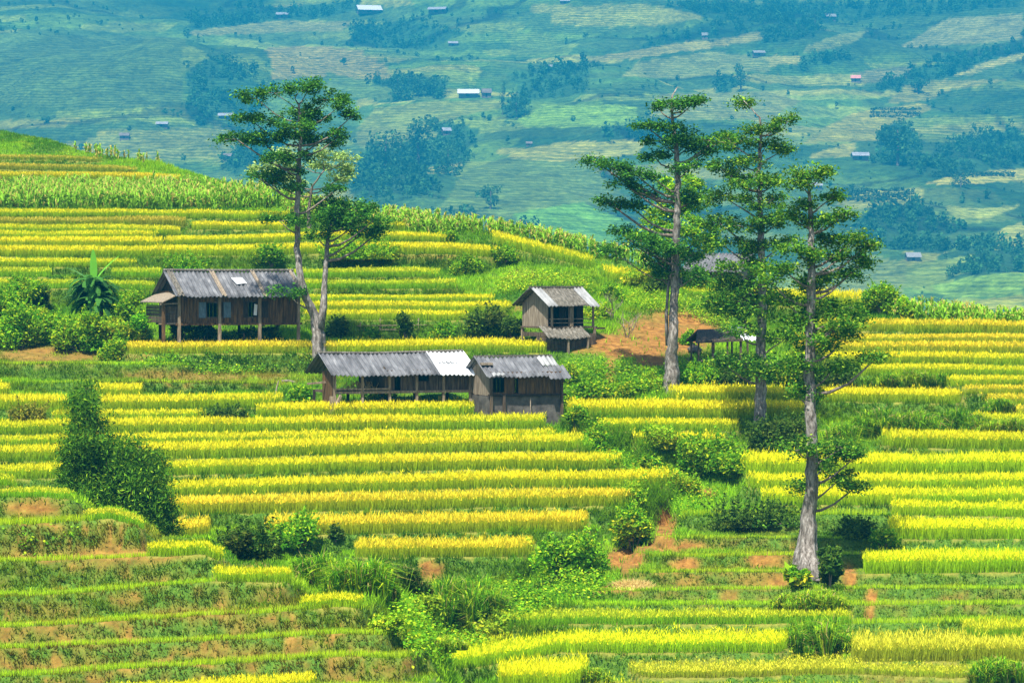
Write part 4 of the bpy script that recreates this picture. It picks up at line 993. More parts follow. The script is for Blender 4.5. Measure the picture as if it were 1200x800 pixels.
# ------------------------------------------------------------------ far houses
def far_house(px, py, wpx, hpx, label, roofm, rel=0, wallm=None, cat='house', name='farmhouse', tilt=.45):
    p = far_at(px, py); s = p[1] / F; W = wpx * s * .86; H = max(hpx * s * .86, 2.5)
    root = empty(name, p, R(rel), label, cat, 'houses on the far valley side')
    D_ = W * .6; wall = H * (1 - tilt)
    w_ = MB().box(-W * .44, W * .44, -D_ * .4, D_ * .4, -2, wall); w_.build('wall', wallm or M_FARWALL, root)
    dk = MB().box(-W * .12, W * .06, -D_ * .4 - .06, -D_ * .4 - .01, 0, wall * .8); dk.build('door', M_DARK, root)
    r_ = MB()
    for sg in (-1, 1):
        y0_ = sg * D_ * .62
        r_.add([(-W / 2, y0_, wall * .9), (W / 2, y0_, wall * .9), (W / 2, 0, H), (-W / 2, 0, H), (-W / 2, y0_, wall * .9 - .15), (W / 2, y0_, wall * .9 - .15), (W / 2, 0, H - .15), (-W / 2, 0, H - .15)],
               [(0, 1, 2, 3), (7, 6, 5, 4), (0, 4, 5, 1), (1, 5, 6, 2), (2, 6, 7, 3), (3, 7, 4, 0)])
    r_.build('roof', roofm, root)
    return root
far_house(432, 18, 34, 10, 'distant house with the broad white roof near the top edge', M_WHITE, 14, tilt=.7)
far_house(331, 22, 18, 7, 'distant grey house left of the broad white roof near the top edge', M_FARROOF)
far_house(513, 17, 26, 8, 'distant grey house right of the broad white roof near the top edge', M_FARROOF, -12)
far_house(531, 54, 14, 6, 'distant lone hut on the bare slope under the top edge', M_FARROOF)
far_house(549, 115, 30, 10, 'distant long barn with a white roof in the middle of the far slope', M_WHITE, 0, tilt=.6)
far_house(570, 116, 14, 12, 'distant dark house against the right end of the long white barn', M_FARWALL, 10)
far_house(523, 158, 13, 9, 'distant blue grey hut above the far wooded gully', M_FARROOF, 20)
far_house(662, 5, 14, 6, 'distant pinkish roofed house at the very top of the picture', M_FARROOF)
far_house(646, 82, 14, 7, 'distant small house with a white roof left of the treetops', M_ROOFP, 6)
far_house(826, 46, 9, 8, 'distant tiny white hut on the pale field band', M_ROOFP)
far_house(889, 66, 17, 7, 'distant house with a slanting white roof by a tall dark wood', M_ROOFP, 10)
far_house(973, 25, 15, 8, 'distant white roofed house at the upper right edge of the wood', M_ROOFP, 12)
far_house(1003, 98, 14, 9, 'distant house with the pink red roof', M_PINK, -8)
far_house(1008, 188, 24, 10, 'distant blue grey barn left of the big round far tree', M_FARROOF, 4)
far_house(957, 222, 16, 9, 'distant hut right beside the rightmost tall tree', M_FARROOF, 0)
far_house(1070, 306, 21, 11, 'grey white roofed house alone at the foot of the far hillside', M_ROOFP, 8, name='stilt_cottage', tilt=.55)
far_house(190, 149, 17, 7, 'distant hut with a pale roof above the left ridge', M_FARROOF, 0)
far_house(146, 165, 14, 8, 'distant dark hut just over the crest of the left ridge', M_FARWALL, 0)
far_house(268, 190, 16, 8, 'distant dark hut just left of the left tall tree', M_FARWALL, 6)
far_house(265, 140, 22, 8, 'distant wide grey house beyond the left tall tree', M_FARROOF, 0)
far_house(620, 172, 9, 6, 'distant dark hut on the striped middle fields', M_FARWALL, 0)

# ------------------------------------------------------------------ far woods
wm = woodm & (fyp < 345); rr, cc = np.nonzero(wm)
area = (np.gradient(fxw, axis=1) * np.abs(np.gradient(fd, axis=0)))[rr, cc]
def far_cloud(n, pick_r, pick_c, hs, r, leafk=.09):
    """tree crowns of the far woods out of leaf clumps"""
    V = []; C = []
    for i in range(n):
        j = (pick_r[i], pick_c[i]); base = np.array([fxw[j] + r.normal() * 3, fd[j] + r.normal() * 5, fz[j] - .3]); h_ = FS * hs * (.45 + 1.1 * r.random() ** 2)
        m_ = 46; pts = fill_ellipsoid(m_, r, .3) * np.array([h_ * .36, h_ * .36, h_ * .5]) + base + np.array([0, 0, h_ * .5])
        v, _ = leaf_cloud(pts, h_ * leafk * 1.3, r, .3, .7); V.append(v)
        C.append(np.repeat(np.array([[.025, .075, .02]]) * (1.2 + 1.5 * r.random()) * (.75 + .5 * r.random((m_, 1))), 4, 0))
    V = np.concatenate(V); return V, np.arange(len(V)).reshape(-1, 4), np.concatenate(C)
r = np.random.default_rng(5)
pk = r.choice(len(rr), 3400, p=area / area.sum())
v_, f_, c_ = far_cloud(3400, rr[pk], cc[pk], 4.4, r)
tag(np_mesh('far_woods', v_, f_, LEAF, None, c_), 'blue green woods filling the hollows of the far valley side', 'woods', kind='stuff')
ok_ = (fyp < 345) & (FX > -60) & (FX < 1260)
a_all = np.gradient(fxw, axis=1) * np.abs(np.gradient(fd, axis=0)) * ok_
clump = np.clip(fbm(fx0, fd0, 55, 77, 4) * 3.2 - 1.35, 0, 1) ** 1.5 + hedge * 3.0 + .06
w_ = (a_all * clump * np.where(fieldm, .05, 1) * (~woodm)).ravel(); w_ /= w_.sum()
pk = r.choice(w_.size, 2300, p=w_); hr, hc = np.unravel_index(pk, FX.shape)
v_, f_, c_ = far_cloud(2300, hr, hc, 2.3, r, .12)
tag(np_mesh('far_scrub', v_, f_, LEAF, None, c_), 'scattered scrub and hedges on the far valley side', 'scrub', kind='stuff')
# rows of small planted shrubs on two far terraces
V = []; C = []
for (xa, xb, ya, yb, nrw, ncl) in ((985, 1072, 226, 240, 4, 22), (1042, 1095, 247, 258, 4, 16), (1092, 1190, 205, 212, 2, 30), (1020, 1080, 130, 142, 3, 18)):
    for i in range(nrw):
        for j in range(ncl):
            b_ = far_at(xa + (xb - xa) * (j + r.random() * .4) / ncl, ya + (yb - ya) * i / nrw); pts = fill_ellipsoid(22, r, .3) * 1.5 + b_ + np.array([0, 0, 1.1])
            v, _ = leaf_cloud(pts, .8, r, .3, .7); V.append(v); C.append(np.full((len(v), 3), (.04, .10, .03)))
V = np.concatenate(V); tag(np_mesh('planted_rows', V, np.arange(len(V)).reshape(-1, 4), LEAF, None, np.concatenate(C)), 'rows of small dark shrubs planted on the far terraces', 'shrubs', kind='stuff')
def far_tree(px, py, hpx, wpx, label, tone=(.06, .16, .05)):
    p = far_at(px, py); s = p[1] / F; H, W = hpx * s, wpx * s; rr_ = np.random.default_rng(int(px + py * 13))
    root = empty('distant_tree', p, 0, label, 'tree', 'single trees on the far valley side')
    MB().tube([(0, 0, -1), (.1, 0, H * .35), (0, 0, H * .8)], [W * .05, W * .04, W * .02], 6).build('trunk', M_TWIG, root)
    V = []; C = []
    for k in range(9):
        c_ = np.array([rr_.normal() * W * .22, rr_.normal() * W * .2, H * (.25 + .65 * rr_.random())]); lim = .5 + .5 * math.sqrt(max(0, 1 - ((c_[2] / H - .5) / .55) ** 2)); n = 70
        pts = fill_ellipsoid(n, rr_, .3) * np.array([W * .3 * lim, W * .3 * lim, H * .2]) + c_
        v, _ = leaf_cloud(pts, max(W * .05, .5), rr_, .3, .7); V.append(v); C.append(np.repeat(np.array([tone]) * (.6 + .8 * rr_.random()) * (.75 + .5 * rr_.random((n, 1))), 4, 0))
    V = np.concatenate(V); np_mesh('crown', V, np.arange(len(V)).reshape(-1, 4), LEAF, root, np.concatenate(C))
for a in [(1052, 194, 52, 44, 'big round dark tree on the far slope above the right fields'), (605, 140, 22, 26, 'dark bushy tree at the foot of the slender far poplar'), (589, 138, 42, 7, 'slender tall poplar on the far slope right of the long white barn'),
          (466, 118, 30, 26, 'round far tree left of the pair above the terraced field'), (490, 113, 24, 22, 'middle far tree of the row above the terraced field'), (510, 113, 22, 26, 'right far tree of the row above the terraced field'),
          (452, 205, 55, 40, 'left tall tree of the wooded far gully'), (490, 195, 56, 40, 'right tall tree of the wooded far gully'), (525, 200, 30, 22, 'small tree on the right rim of the wooded far gully'),
          (403, 76, 8, 7, 'tiny lone tree in the middle of the far tan field'), (1126, 222, 18, 16, 'small tree in the far right terrace row'), (955, 34, 22, 12, 'narrow dark tree beside the far white roof on the upper right'),
          (645, 300, 12, 12, 'low round tree on the smooth far mound'), (575, 246, 26, 28, 'bushy tree low in the far gully behind the ridge'), (1075, 112, 16, 22, 'dark clump on the far hedge line, right side'), (868, 108, 34, 20, 'dark upright wood edge tree behind the tall trees')]:
    far_tree(*a)
# ------------------------------------------------------------------ tall trees
G_DARK = [(.52, (.03, .12, .010)), (.34, (.065, .20, .014)), (.14, (.15, .34, .022))]
G_LIT = [(.46, (.04, .14, .008)), (.36, (.10, .24, .012)), (.18, (.25, .38, .022))]
tree('tall_tree', 'tall dark crowned tree forking low between the two long grey roofs on the left', (372, 411, 161),
     [(373, 412, 8.8), (372, 392, 8.2), (369, 372, 7.8), (358, 346, 6.4), (352, 325, 5.4), (348, 290, 4.7), (348, 240, 4.1), (351, 200, 3.5), (352, 160, 2.6), (350, 122, 1.5)],
     [(300, 113, 17, 8), (322, 108, 16, 8), (352, 105, 18, 8), (384, 114, 17, 8), (401, 122, 9, 8), (290, 137, 17, 6), (317, 140, 17, 7), (350, 132, 22, 9), (374, 140, 20, 9), (412, 136, 8, 5), (278, 162, 21, 7), (308, 165, 22, 9),
      (343, 160, 25, 11), (375, 163, 22, 10), (395, 160, 12, 8), (322, 186, 16, 6), (318, 213, 14, 6), (338, 205, 18, 8), (345, 222, 14, 7), (302, 206, 10, 5), (328, 258, 16, 4), (352, 185, 18, 7), (394, 222, 10, 5), (365, 100, 12, 6), (345, 148, 18, 6),
      (338, 343, 14, 7), (382, 238, 16, 8), (404, 246, 24, 11), (380, 262, 18, 10), (414, 262, 22, 10), (440, 256, 16, 7), (445, 270, 14, 6), (392, 252, 20, 12), (432, 243, 10, 6), (372, 276, 12, 5), (425, 272, 18, 6)],
     G_DARK, .21, 1.0, [[(375, 385, 5.5), (379, 360, 4.4), (380, 330, 3.3), (382, 300, 2.8), (384, 272, 2.2), (390, 255, 1.4)]], seed=11)
tree('slender_tree', 'slender pale green tree standing behind the crown of the left tall tree', (362, 262, 196),
     [(362, 268, 2.8), (362, 240, 2.4), (366, 218, 1.8), (380, 200, 1.2)], [(322, 196, 22, 9), (344, 212, 14, 6), (386, 192, 22, 9), (402, 186, 14, 7), (396, 208, 18, 7), (376, 180, 12, 6), (408, 200, 10, 6), (335, 180, 12, 6), (305, 200, 12, 6)],
     GREENS['pale'], .26, .8, seed=12, bark=M_TWIG)
tree('bushy_tree', 'bright green bushy tree behind the leftmost trunk of the right hand trio', (797, 318, 178),
     [(797, 322, 3), (795, 290, 2.6), (792, 250, 2), (792, 215, 1.2)], [(792, 222, 18, 14), (812, 240, 15, 16), (772, 262, 18, 13), (804, 272, 24, 18), (770, 285, 18, 12), (820, 290, 14, 12), (785, 245, 18, 14), (830, 272, 10, 12), (752, 276, 12, 9), (795, 300, 24, 10), (812, 216, 10, 10), (784, 318, 14, 8)],
     GREENS['mid'], .24, 1.5, seed=13, bark=M_TWIG)
tree('tall_tree', 'tall tree with open dark crown and broken bare top, leftmost of the right hand trio', (787, 437, 157),
     [(786, 438, 10.5), (787, 418, 8.4), (788, 395, 7.2), (790, 360, 6.6), (791, 310, 6.2), (793, 260, 5.4), (794, 215, 4.7), (793, 180, 3.9), (790, 150, 2.8), (786, 128, 2), (788, 112, 1.3), (794, 102, .7)],
     [(790, 125, 13, 6), (815, 118, 10, 3), (770, 124, 8, 3), (757, 148, 17, 7), (785, 150, 17, 6), (803, 158, 18, 8), (767, 180, 19, 7), (806, 196, 20, 8), (838, 164, 20, 10), (852, 158, 14, 8), (828, 178, 18, 9), (700, 189, 15, 7), (720, 197, 20, 8),
      (745, 204, 22, 8), (765, 208, 10, 5), (714, 236, 17, 7), (740, 240, 17, 7), (760, 228, 10, 7), (802, 235, 14, 10), (816, 228, 10, 8), (725, 270, 12, 4), (718, 294, 15, 5), (745, 281, 18, 8), (762, 292, 20, 9), (782, 290, 20, 11), (796, 310, 26, 11), (776, 322, 14, 7), (815, 322, 12, 7), (808, 170, 20, 8), (778, 165, 18, 6), (770, 306, 16, 8), (733, 216, 16, 6), (806, 120, 6, 2)],
     G_DARK, .21, 1.0, [[(782, 405, 2.2), (781, 370, 2), (783, 340, 1.8), (787, 312, 1.4)]], seed=14)
tree('tall_tree', 'tall broad crowned tree with a pale trunk, middle one of the right hand trio', (889, 498, 147.5),
     [(889, 499, 9.5), (890, 480, 8.6), (891, 450, 8), (892, 410, 7.4), (893, 360, 6.6), (892, 310, 5.6), (891, 250, 4.4), (890, 200, 3.3), (891, 160, 2.2), (890, 138, 1.5), (872, 118, .8)],
     [(872, 119, 8, 4), (925, 140, 12, 7), (905, 150, 10, 3), (880, 152, 12, 5), (858, 168, 20, 10), (898, 170, 18, 7), (918, 175, 14, 6), (876, 190, 22, 9), (845, 195, 14, 8), (880, 214, 26, 10), (910, 212, 22, 8), (855, 232, 22, 10), (893, 238, 26, 11), (845, 260, 20, 9), (880, 264, 26, 11),
      (912, 258, 20, 10), (848, 285, 18, 9), (888, 290, 28, 11), (860, 314, 24, 10), (895, 318, 24, 11), (846, 332, 18, 8), (876, 345, 28, 11), (905, 348, 18, 9), (856, 362, 24, 9), (895, 368, 24, 11), (865, 350, 22, 10), (868, 388, 22, 6), (868, 332, 20, 8), (868, 424, 26, 7), (904, 426, 26, 7), (885, 434, 26, 8), (920, 395, 18, 8), (838, 352, 14, 8), (916, 285, 14, 8), (862, 205, 16, 8), (850, 425, 14, 6)],
     G_LIT, .2, 1.0, seed=15)
tree('tall_tree', 'tallest tree at the right with the thick grey flared trunk reaching down to bare soil', (946, 668, 125),
     [(945, 674, 19), (946, 660, 15), (947, 640, 12.4), (949, 600, 10.6), (951, 560, 9.4), (950, 500, 8.6), (949, 440, 8.2), (950, 380, 7.6), (951, 330, 6.6), (951, 290, 5.2), (950, 250, 3.6), (948, 212, 1.9)],
     [(946, 203, 17, 6), (966, 202, 9, 5), (934, 216, 12, 6), (955, 240, 15, 7), (976, 230, 10, 5), (985, 253, 13, 5), (970, 258, 11, 5), (943, 262, 13, 7), (925, 250, 10, 6), (1000, 280, 18, 6), (1014, 288, 11, 4), (976, 282, 19, 7), (986, 300, 22, 7), (1010, 308, 11, 4), (956, 302, 18, 9), (930, 292, 19, 10),
      (995, 322, 18, 5), (940, 330, 23, 10), (914, 312, 18, 10), (960, 325, 16, 8), (985, 360, 22, 8), (1002, 370, 16, 10), (976, 380, 23, 9), (990, 395, 18, 7), (960, 366, 22, 10), (932, 374, 22, 8), (920, 352, 18, 9), (945, 396, 22, 8), (1025, 418, 13, 7), (960, 410, 18, 8), (978, 430, 20, 7), (936, 428, 16, 7), (935, 460, 6, 8), (955, 462, 6, 9),
      (930, 523, 18, 12), (955, 530, 26, 11), (985, 522, 22, 9), (1002, 534, 10, 5), (985, 560, 17, 6), (943, 571, 12, 6), (1003, 570, 10, 5), (963, 545, 18, 6), (905, 330, 14, 8)],
     G_LIT, .185, 1.05, seed=16)

# ------------------------------------------------------------------ bamboo, banana
def bamboo(px, py, d, lobes, label):
    s = d / F; g = np.array([(px - 600) * s, d, ground_z(px, d)]); r = np.random.default_rng(3)
    root = empty('bamboo_clump', g, 0, label, 'bamboo'); V = []; Fs = []; C = []; o = 0; cu = MB()
    for (cx, cyy, rx, ry) in lobes:
        c_ = np.array([(cx - px) * s, r.normal() * .4, ZC - (cyy - YH) * s - g[2]]); n = int(rx * ry * 5.5) + 200
        sub = max(6, int(rx * ry / 22)); cc_ = fill_ellipsoid(sub, r, .45) * np.array([rx * s, rx * s * .9, ry * s]) + c_
        for q in cc_:
            pts = r.normal(size=(n // sub, 3)) * .26 + q + np.array([0, 0, -.05])
            v, f = leaf_cloud(pts, .10, r, .15, .26, .75); V.append(v); Fs.append(f + o); o += len(v)
            C.append(leaf_colors(n // sub, GREENS['bamboo'], r) * (.7 + .6 * r.random()))
        for k in range(3):
            b_ = (r.normal() * .5, r.normal() * .4, -.4); cu.tube([b_, ((b_[0] + c_[0]) / 2, b_[1], c_[2] * .5), tuple(c_ + np.array([r.normal() * .2, 0, ry * s * .8]))], [.05, .045, .015], 5)
    cu.build('culm', M_TWIG, root); np_mesh('foliage', np.concatenate(V), np.concatenate(Fs), LEAF, root, np.concatenate(C)); return root
bamboo(140, 640, 120, [(98, 462, 7, 12), (98, 485, 17, 20), (107, 515, 26, 26), (108, 548, 32, 30), (106, 582, 34, 28), (152, 540, 24, 24), (165, 570, 32, 32), (172, 605, 32, 30), (135, 600, 34, 30), (186, 622, 20, 26), (88, 548, 14, 30), (178, 548, 14, 18)],
       'tall pointed dark bamboo clump rising behind the left foreground spur')
def banana_leaf(mb_v, mb_f, mb_c, base, az, el, ln, wd, droop, col, r, tatter=.35):
    n = 12; o = sum(len(v) for v in mb_v); p = np.array(base, float); d_ = np.array([math.cos(az) * math.cos(el), math.sin(az) * math.cos(el), math.sin(el)]); side = np.array([-math.sin(az), math.cos(az), 0.]); vs = []
    fs = []
    pts = [p.copy()]
    for i in range(n):
        p = p + d_ * ln / n; d_ = d_ + np.array([0, 0, -droop / n]); d_ /= np.linalg.norm(d_); pts.append(p.copy())
    k = 0
    for i in range(n):
        t0, t1 = i / n, (i + 1) / n; w0, w1 = (wd * math.sin(math.pi * min(.97, .12 + .86 * t)) ** .6 for t in (t0, t1))
        for sg in (-1, 1):
            gap = tatter * r.random(); dn = np.array([0, 0, -.12 - .25 * r.random() * tatter])
            a, b_ = pts[i], pts[i + 1] * (1 - gap * .3) + pts[i] * gap * .3
            vs += [a, b_, b_ + sg * side * w1 + dn * w1, a + sg * side * w0 + dn * w0]; fs.append([o + k, o + k + 1, o + k + 2, o + k + 3]); k += 4
    mb_v.append(np.array(vs)); mb_f.append(np.array(fs)); mb_c.append(np.repeat(np.array([col]) * (.85 + .3 * r.random()), len(vs), 0))
def banana(px, py, stems, label, hscale=1.0, d=None, name='banana_plant', cat='banana plant'):
    g = at_ground(px, py, d, .1); r = np.random.default_rng(int(px)); root = empty(name, g, 0, label, cat); V, Fs, C = [], [], []
    st = MB()
    for (dx, dy, h, leaves) in stems:
        h *= hscale; st.tube([(dx, dy, -.2), (dx + .05, dy, h * .5), (dx, dy, h)], [.13 * hscale, .11 * hscale, .07 * hscale], 8)
        for (az, el, ln, dr, tone) in leaves:
            col = {'n': (.14, .40, .03), 'm': (.06, .19, .025), 'd': (.03, .10, .02), 'b': (.10, .24, .06)}[tone]
            banana_leaf(V, Fs, C, (dx, dy, h - .05), R(az), R(el), ln * hscale, .17 * hscale, dr, col, r, .1 if tone == 'n' else .6)
    st.build('stem', M_TWIG, root); np_mesh('leaf', np.concatenate(V), np.concatenate(Fs), LEAF, root, np.concatenate(C)); return root
_r = np.random.default_rng(77); _st = [(0, 0, 2.5, [(110, 84, 1.5, .15, 'n'), (22, 56, 1.7, .6, 'n'), (168, 38, 1.5, .5, 'b')])]
for _i in range(9):
    _a = _r.random() * 360; _q = .25 + 1.0 * _r.random(); _h = 1.2 + 1.25 * _r.random()
    _st.append((math.cos(R(_a)) * _q * 1.15, math.sin(R(_a)) * _q * .7, _h, [(_r.random() * 360, 15 + 45 * _r.random(), 1.1 + .5 * _r.random(), 1.5 + 1.3 * _r.random(), 'mmmd'[int(_r.random() * 4)] if _r.random() > .1 else 'b') for _k in range(15)]))
_st[0][3].extend([(_r.random() * 360, 10 + 40 * _r.random(), 1.4, 1.8 + .8 * _r.random(), 'm') for _k in range(10)])
banana(110, 392, _st, 'leafy banana plant with two upright bright leaves left of the big stilt house', 1.28)
banana(398, 462, [(0, 0, .9, [(a_, 60, .8, 1.0, 'm') for a_ in range(0, 360, 72)])], 'small banana shoot inside the open left bay of the low barn', .7, 154.5)

# ------------------------------------------------------------------ bushes
BL = [
 (95, 412, 34, 46, 'mid', 'bush directly under the drooping banana leaves', 'leaf'),
 (160, 412, 24, 44, 'mid', 'lower bush against the left corner post of the big stilt house', 'leaf'),
 (4, 376, 24, 40, 'mid', 'bush cut by the left picture edge under the pale terrace strip', 'leaf'),
 (46, 384, 22, 26, 'bright', 'bright bush in the left thicket behind the edge bush', 'leaf'),
 (860, 556, 30, 36, 'mid', 'right shoulder of the large gully thicket beside the yellow rice', 'leaf'),
 (795, 585, 26, 30, 'bright', 'bright weeds right of the small bare soil patch in the gully', 'leaf'),
 (735, 590, 26, 24, 'bright', 'bright weeds at the right ends of the long golden rows', 'leaf'),
 (640, 668, 24, 26, 'bright', 'bright weeds on the left side of the tall leafy thicket', 'leaf'),
 (450, 742, 26, 26, 'bright', 'bright weeds between the spur and the arching grass clump', 'leaf'),
 (665, 450, 20, 24, 'bright', 'bright bush right of the granary eave', 'leaf'),
 (1000, 548, 20, 40, 'mid', 'reeds in front of the left end of the reed row', 'grass'),
 (1150, 512, 24, 34, 'mid', 'dense reeds between the fourth reeds and the right edge reeds', 'grass'),
 (933, 676, 13, 26, 'mid', 'broad leaved seedling against the left foot of the thick grey trunk', 'big'),
 (972, 672, 20, 52, 'dark', 'broad leaved sapling against the right side of the thick grey trunk', 'big'),
 (22, 408, 34, 52, 'mid', 'leafy bush at the left picture edge below the striped terraces', 'leaf'),
 (24, 352, 26, 26, 'mid', 'dark leaved bush at the left picture edge, level with the banana crown', 'leaf'),
 (62, 404, 30, 40, 'mid', 'rounded bush at the foot of the banana plant on its left', 'leaf'),
 (120, 408, 34, 34, 'bright', 'bright green bush in front of the banana plant', 'leaf'),
 (150, 396, 26, 56, 'mid', 'tall bush between the banana plant and the big stilt house', 'leaf'),
 (130, 424, 22, 26, 'mid', 'low bush hanging over the brown bank under the banana plant', 'leaf'),
 (44, 364, 12, 34, 'dark', 'feathery upright shrub left of the banana plant', 'grass'),
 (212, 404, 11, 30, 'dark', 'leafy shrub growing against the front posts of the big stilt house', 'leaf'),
 (262, 404, 12, 10, 'dark', 'low dark weeds standing in for shade under the middle of the big stilt house', 'leaf'),
 (305, 403, 26, 17, 'dark', 'dark weeds standing in for shade under the right half of the big stilt house', 'leaf'),  # dark weeds added here to give the shade below the house floor
 (240, 401, 20, 18, 'dark', 'dark weeds standing in for shade behind the posts under the big stilt house', 'leaf'),
 (318, 314, 22, 24, 'mid', 'rounded bush just left of the left tall tree, above the grey roof', 'leaf'),
 (400, 398, 18, 30, 'dark', 'dark bush right of the forked tree foot beside the rail fence', 'leaf'),
 (476, 399, 11, 38, 'dark', 'upright narrow dark bush standing by the rail fence', 'leaf'),
 (440, 398, 18, 14, 'mid', 'low weedy bush behind the rail fence', 'leaf'),
 (522, 400, 20, 22, 'mid', 'low green bush between the narrow bush and the dense bush left of the hut', 'leaf'),
 (574, 402, 30, 40, 'dark', 'dense dark bush left of the two storey hut', 'leaf'),
 (603, 402, 15, 36, 'dark', 'dark bush touching the left wall of the two storey hut', 'leaf'),
 (348, 476, 18, 22, 'mid', 'round green bush at the left end of the low barn', 'leaf'),
 (450, 478, 30, 10, 'mid', 'green weeds growing under the floor of the low barn', 'leaf'),
 (543, 322, 22, 24, 'mid', 'bush at the right ends of the green terraces on the middle slope', 'leaf'),
 (527, 282, 12, 12, 'mid', 'small bush in the corn at the crest of the middle slope', 'leaf'),
 (490, 268, 16, 10, 'olive', 'olive scrub between corn and rice above the middle slope', 'leaf'),
 (690, 472, 30, 22, 'mid', 'leafy undergrowth right of the plank granary', 'leaf'),
 (735, 464, 28, 18, 'mid', 'leafy bush in the gully left of the leftmost tall trunk', 'leaf'),
 (762, 456, 20, 16, 'bright', 'bright leafy bush just below the foot of the leftmost tall trunk', 'leaf'),
 (655, 484, 12, 26, 'mid', 'bush touching the right corner of the grey mud wall', 'leaf'),
 (678, 512, 16, 26, 'mid', 'weedy bush on the bank right of the first rice rows below the granary', 'leaf'),
 (708, 536, 24, 34, 'mid', 'leafy bush in the upper gully between the rice blocks', 'leaf'),
 (756, 562, 24, 26, 'mid', 'leafy bush above the bare soil patch in the gully', 'leaf'),
 (818, 560, 50, 54, 'mid', 'large leafy thicket between the gully and the right hand rice', 'leaf'),
 (775, 536, 26, 30, 'bright', 'bright bush joined to the left side of the large gully thicket', 'leaf'),
 (742, 646, 34, 52, 'mid', 'leafy bush left of the orange footpath', 'leaf'),
 (665, 682, 42, 60, 'mid', 'tall leafy thicket at the right ends of the lowest left rice rows', 'leaf'),
 (700, 668, 20, 30, 'mid', 'lower bush leaning on the right of the tall leafy thicket', 'leaf'),
 (547, 735, 56, 66, 'mid', 'big clump of arching grass in the gully bottom', 'grass'),
 (425, 700, 46, 54, 'mid', 'big reedy grass clump right of the spur end', 'grass'),
 (376, 690, 40, 50, 'mid', 'reedy grass clump against the spur end', 'grass'),
 (474, 696, 28, 40, 'dark', 'dark hollow thicket beside the red earth scar', 'grass'),
 (290, 656, 44, 38, 'dark', 'dark twiggy scrub behind the rice clump on the spur', 'leaf'),
 (350, 650, 36, 32, 'mid', 'green scrub right of the dark twiggy scrub behind the spur', 'leaf'),
 (393, 640, 6, 18, 'dark', 'tiny dark sapling sticking up above the gully grass', 'leaf'),
 (505, 742, 24, 44, 'lime', 'lime green weeds at the tip of the spur terraces', 'leaf'),
 (620, 720, 30, 24, 'mid', 'low bush between the arching grass clump and the grassy terrace ends', 'leaf'),
 (590, 752, 40, 26, 'lime', 'lime green weeds around the small red scar in the gully bottom', 'leaf'),
 (505, 758, 44, 18, 'bright', 'bright low growth in front of the spur tip', 'grass'),
 (910, 532, 48, 40, 'dark', 'dark thicket behind the grey trunk, right of the middle trunk foot', 'leaf'),
 (988, 540, 22, 52, 'mid', 'tall reeds right of the grey trunk, leftmost of the reed row', 'grass'),
 (1032, 512, 34, 38, 'mid', 'tall reeds second in the reed row right of the grey trunk', 'grass'),
 (1078, 512, 32, 36, 'mid', 'tall reeds third in the reed row right of the grey trunk', 'grass'),
 (1120, 510, 26, 36, 'mid', 'tall dark based reeds fourth in the reed row right of the grey trunk', 'grass'),
 (1175, 512, 32, 26, 'bright', 'tall reeds at the right edge end of the reed row', 'grass'),
 (1172, 484, 20, 20, 'mid', 'separate reed tuft above the right end of the reed row', 'grass'),
 (1032, 460, 26, 24, 'mid', 'grassy bush beside the dark shrub, left of the upper pair', 'grass'),
 (1095, 460, 24, 22, 'mid', 'grassy bush in the upper right rice, right of the upper pair', 'grass'),
 (1062, 452, 26, 24, 'bright', 'bright grass growing behind the upper pair of grassy bushes', 'grass'),
 (972, 456, 38, 28, 'dark', 'dark spreading shrub right of the grey trunk at crown foot', 'leaf'),
 (822, 452, 34, 24, 'mid', 'leafy bushes in front of the thatched shed', 'leaf'),
 (858, 452, 30, 26, 'dark', 'dark bush right of the shed bushes, behind the middle trunk', 'leaf'),
 (918, 450, 30, 46, 'mid', 'bush between the middle and the rightmost tall trunks', 'leaf'),
 (806, 404, 10, 16, 'mid', 'small round shrub under the left pole of the thatched shed', 'leaf'),
 (1036, 368, 25, 40, 'mid', 'round dark green tree like bush on the right ridge', 'leaf'),
 (1062, 372, 18, 22, 'bright', 'lower bush on the right shoulder of the round ridge bush', 'leaf'),
 (1116, 360, 7, 14, 'bright', 'tiny upright bush on the right ridge line', 'leaf'),
 (960, 770, 50, 52, 'mid', 'largest arching grass clump at the lower right', 'grass'),
 (950, 714, 44, 26, 'bright', 'row of bright blady grass under the thick grey trunk', 'grass'),
 (1000, 630, 36, 13, 'dark', 'dark low weeds on the bank right of the grey trunk', 'leaf'),
 (1035, 645, 20, 22, 'mid', 'leafy weeds at the left end of the tall yellow rice', 'leaf'),
 (880, 622, 60, 10, 'dark', 'dark low weeds over the long soil scar left of the grey trunk', 'leaf'),
 (1172, 802, 34, 34, 'mid', 'grass clump in the bottom right corner', 'grass'),
 (690, 800, 24, 22, 'bright', 'bright grass beside the lowest rice patch at bottom centre', 'grass'),
 (700, 376, 22, 22, 'bright', 'weedy bush right of the hut roof', 'leaf'),
 (712, 352, 22, 18, 'mid', 'weedy bush among the bare twigs above the hut', 'leaf'),
 (768, 345, 14, 24, 'dark', 'dark bush left of the leftmost tall trunk under the yellow strip', 'leaf'),
 (822, 340, 20, 22, 'mid', 'bush below the gabled ridge house', 'leaf'),
 (745, 332, 20, 14, 'bright', 'bright low bush at the end of the yellow ribbon', 'leaf'),
 (590, 310, 20, 16, 'mid', 'low bush under the left end of the yellow knoll ribbon', 'leaf'),
 (270, 491, 26, 10, 'dark', 'dark weeds filling the black gap in the rice under the barn end', 'leaf'),
 (30, 494, 30, 8, 'olive', 'olive weeds on the short empty terrace at the left edge', 'leaf'),
 (218, 320, 40, 12, 'mid', 'low weeds above the gable of the big stilt house', 'leaf'),
 (420, 311, 60, 10, 'mid', 'low bean rows between the tree and the middle slope bush', 'leaf'),
]
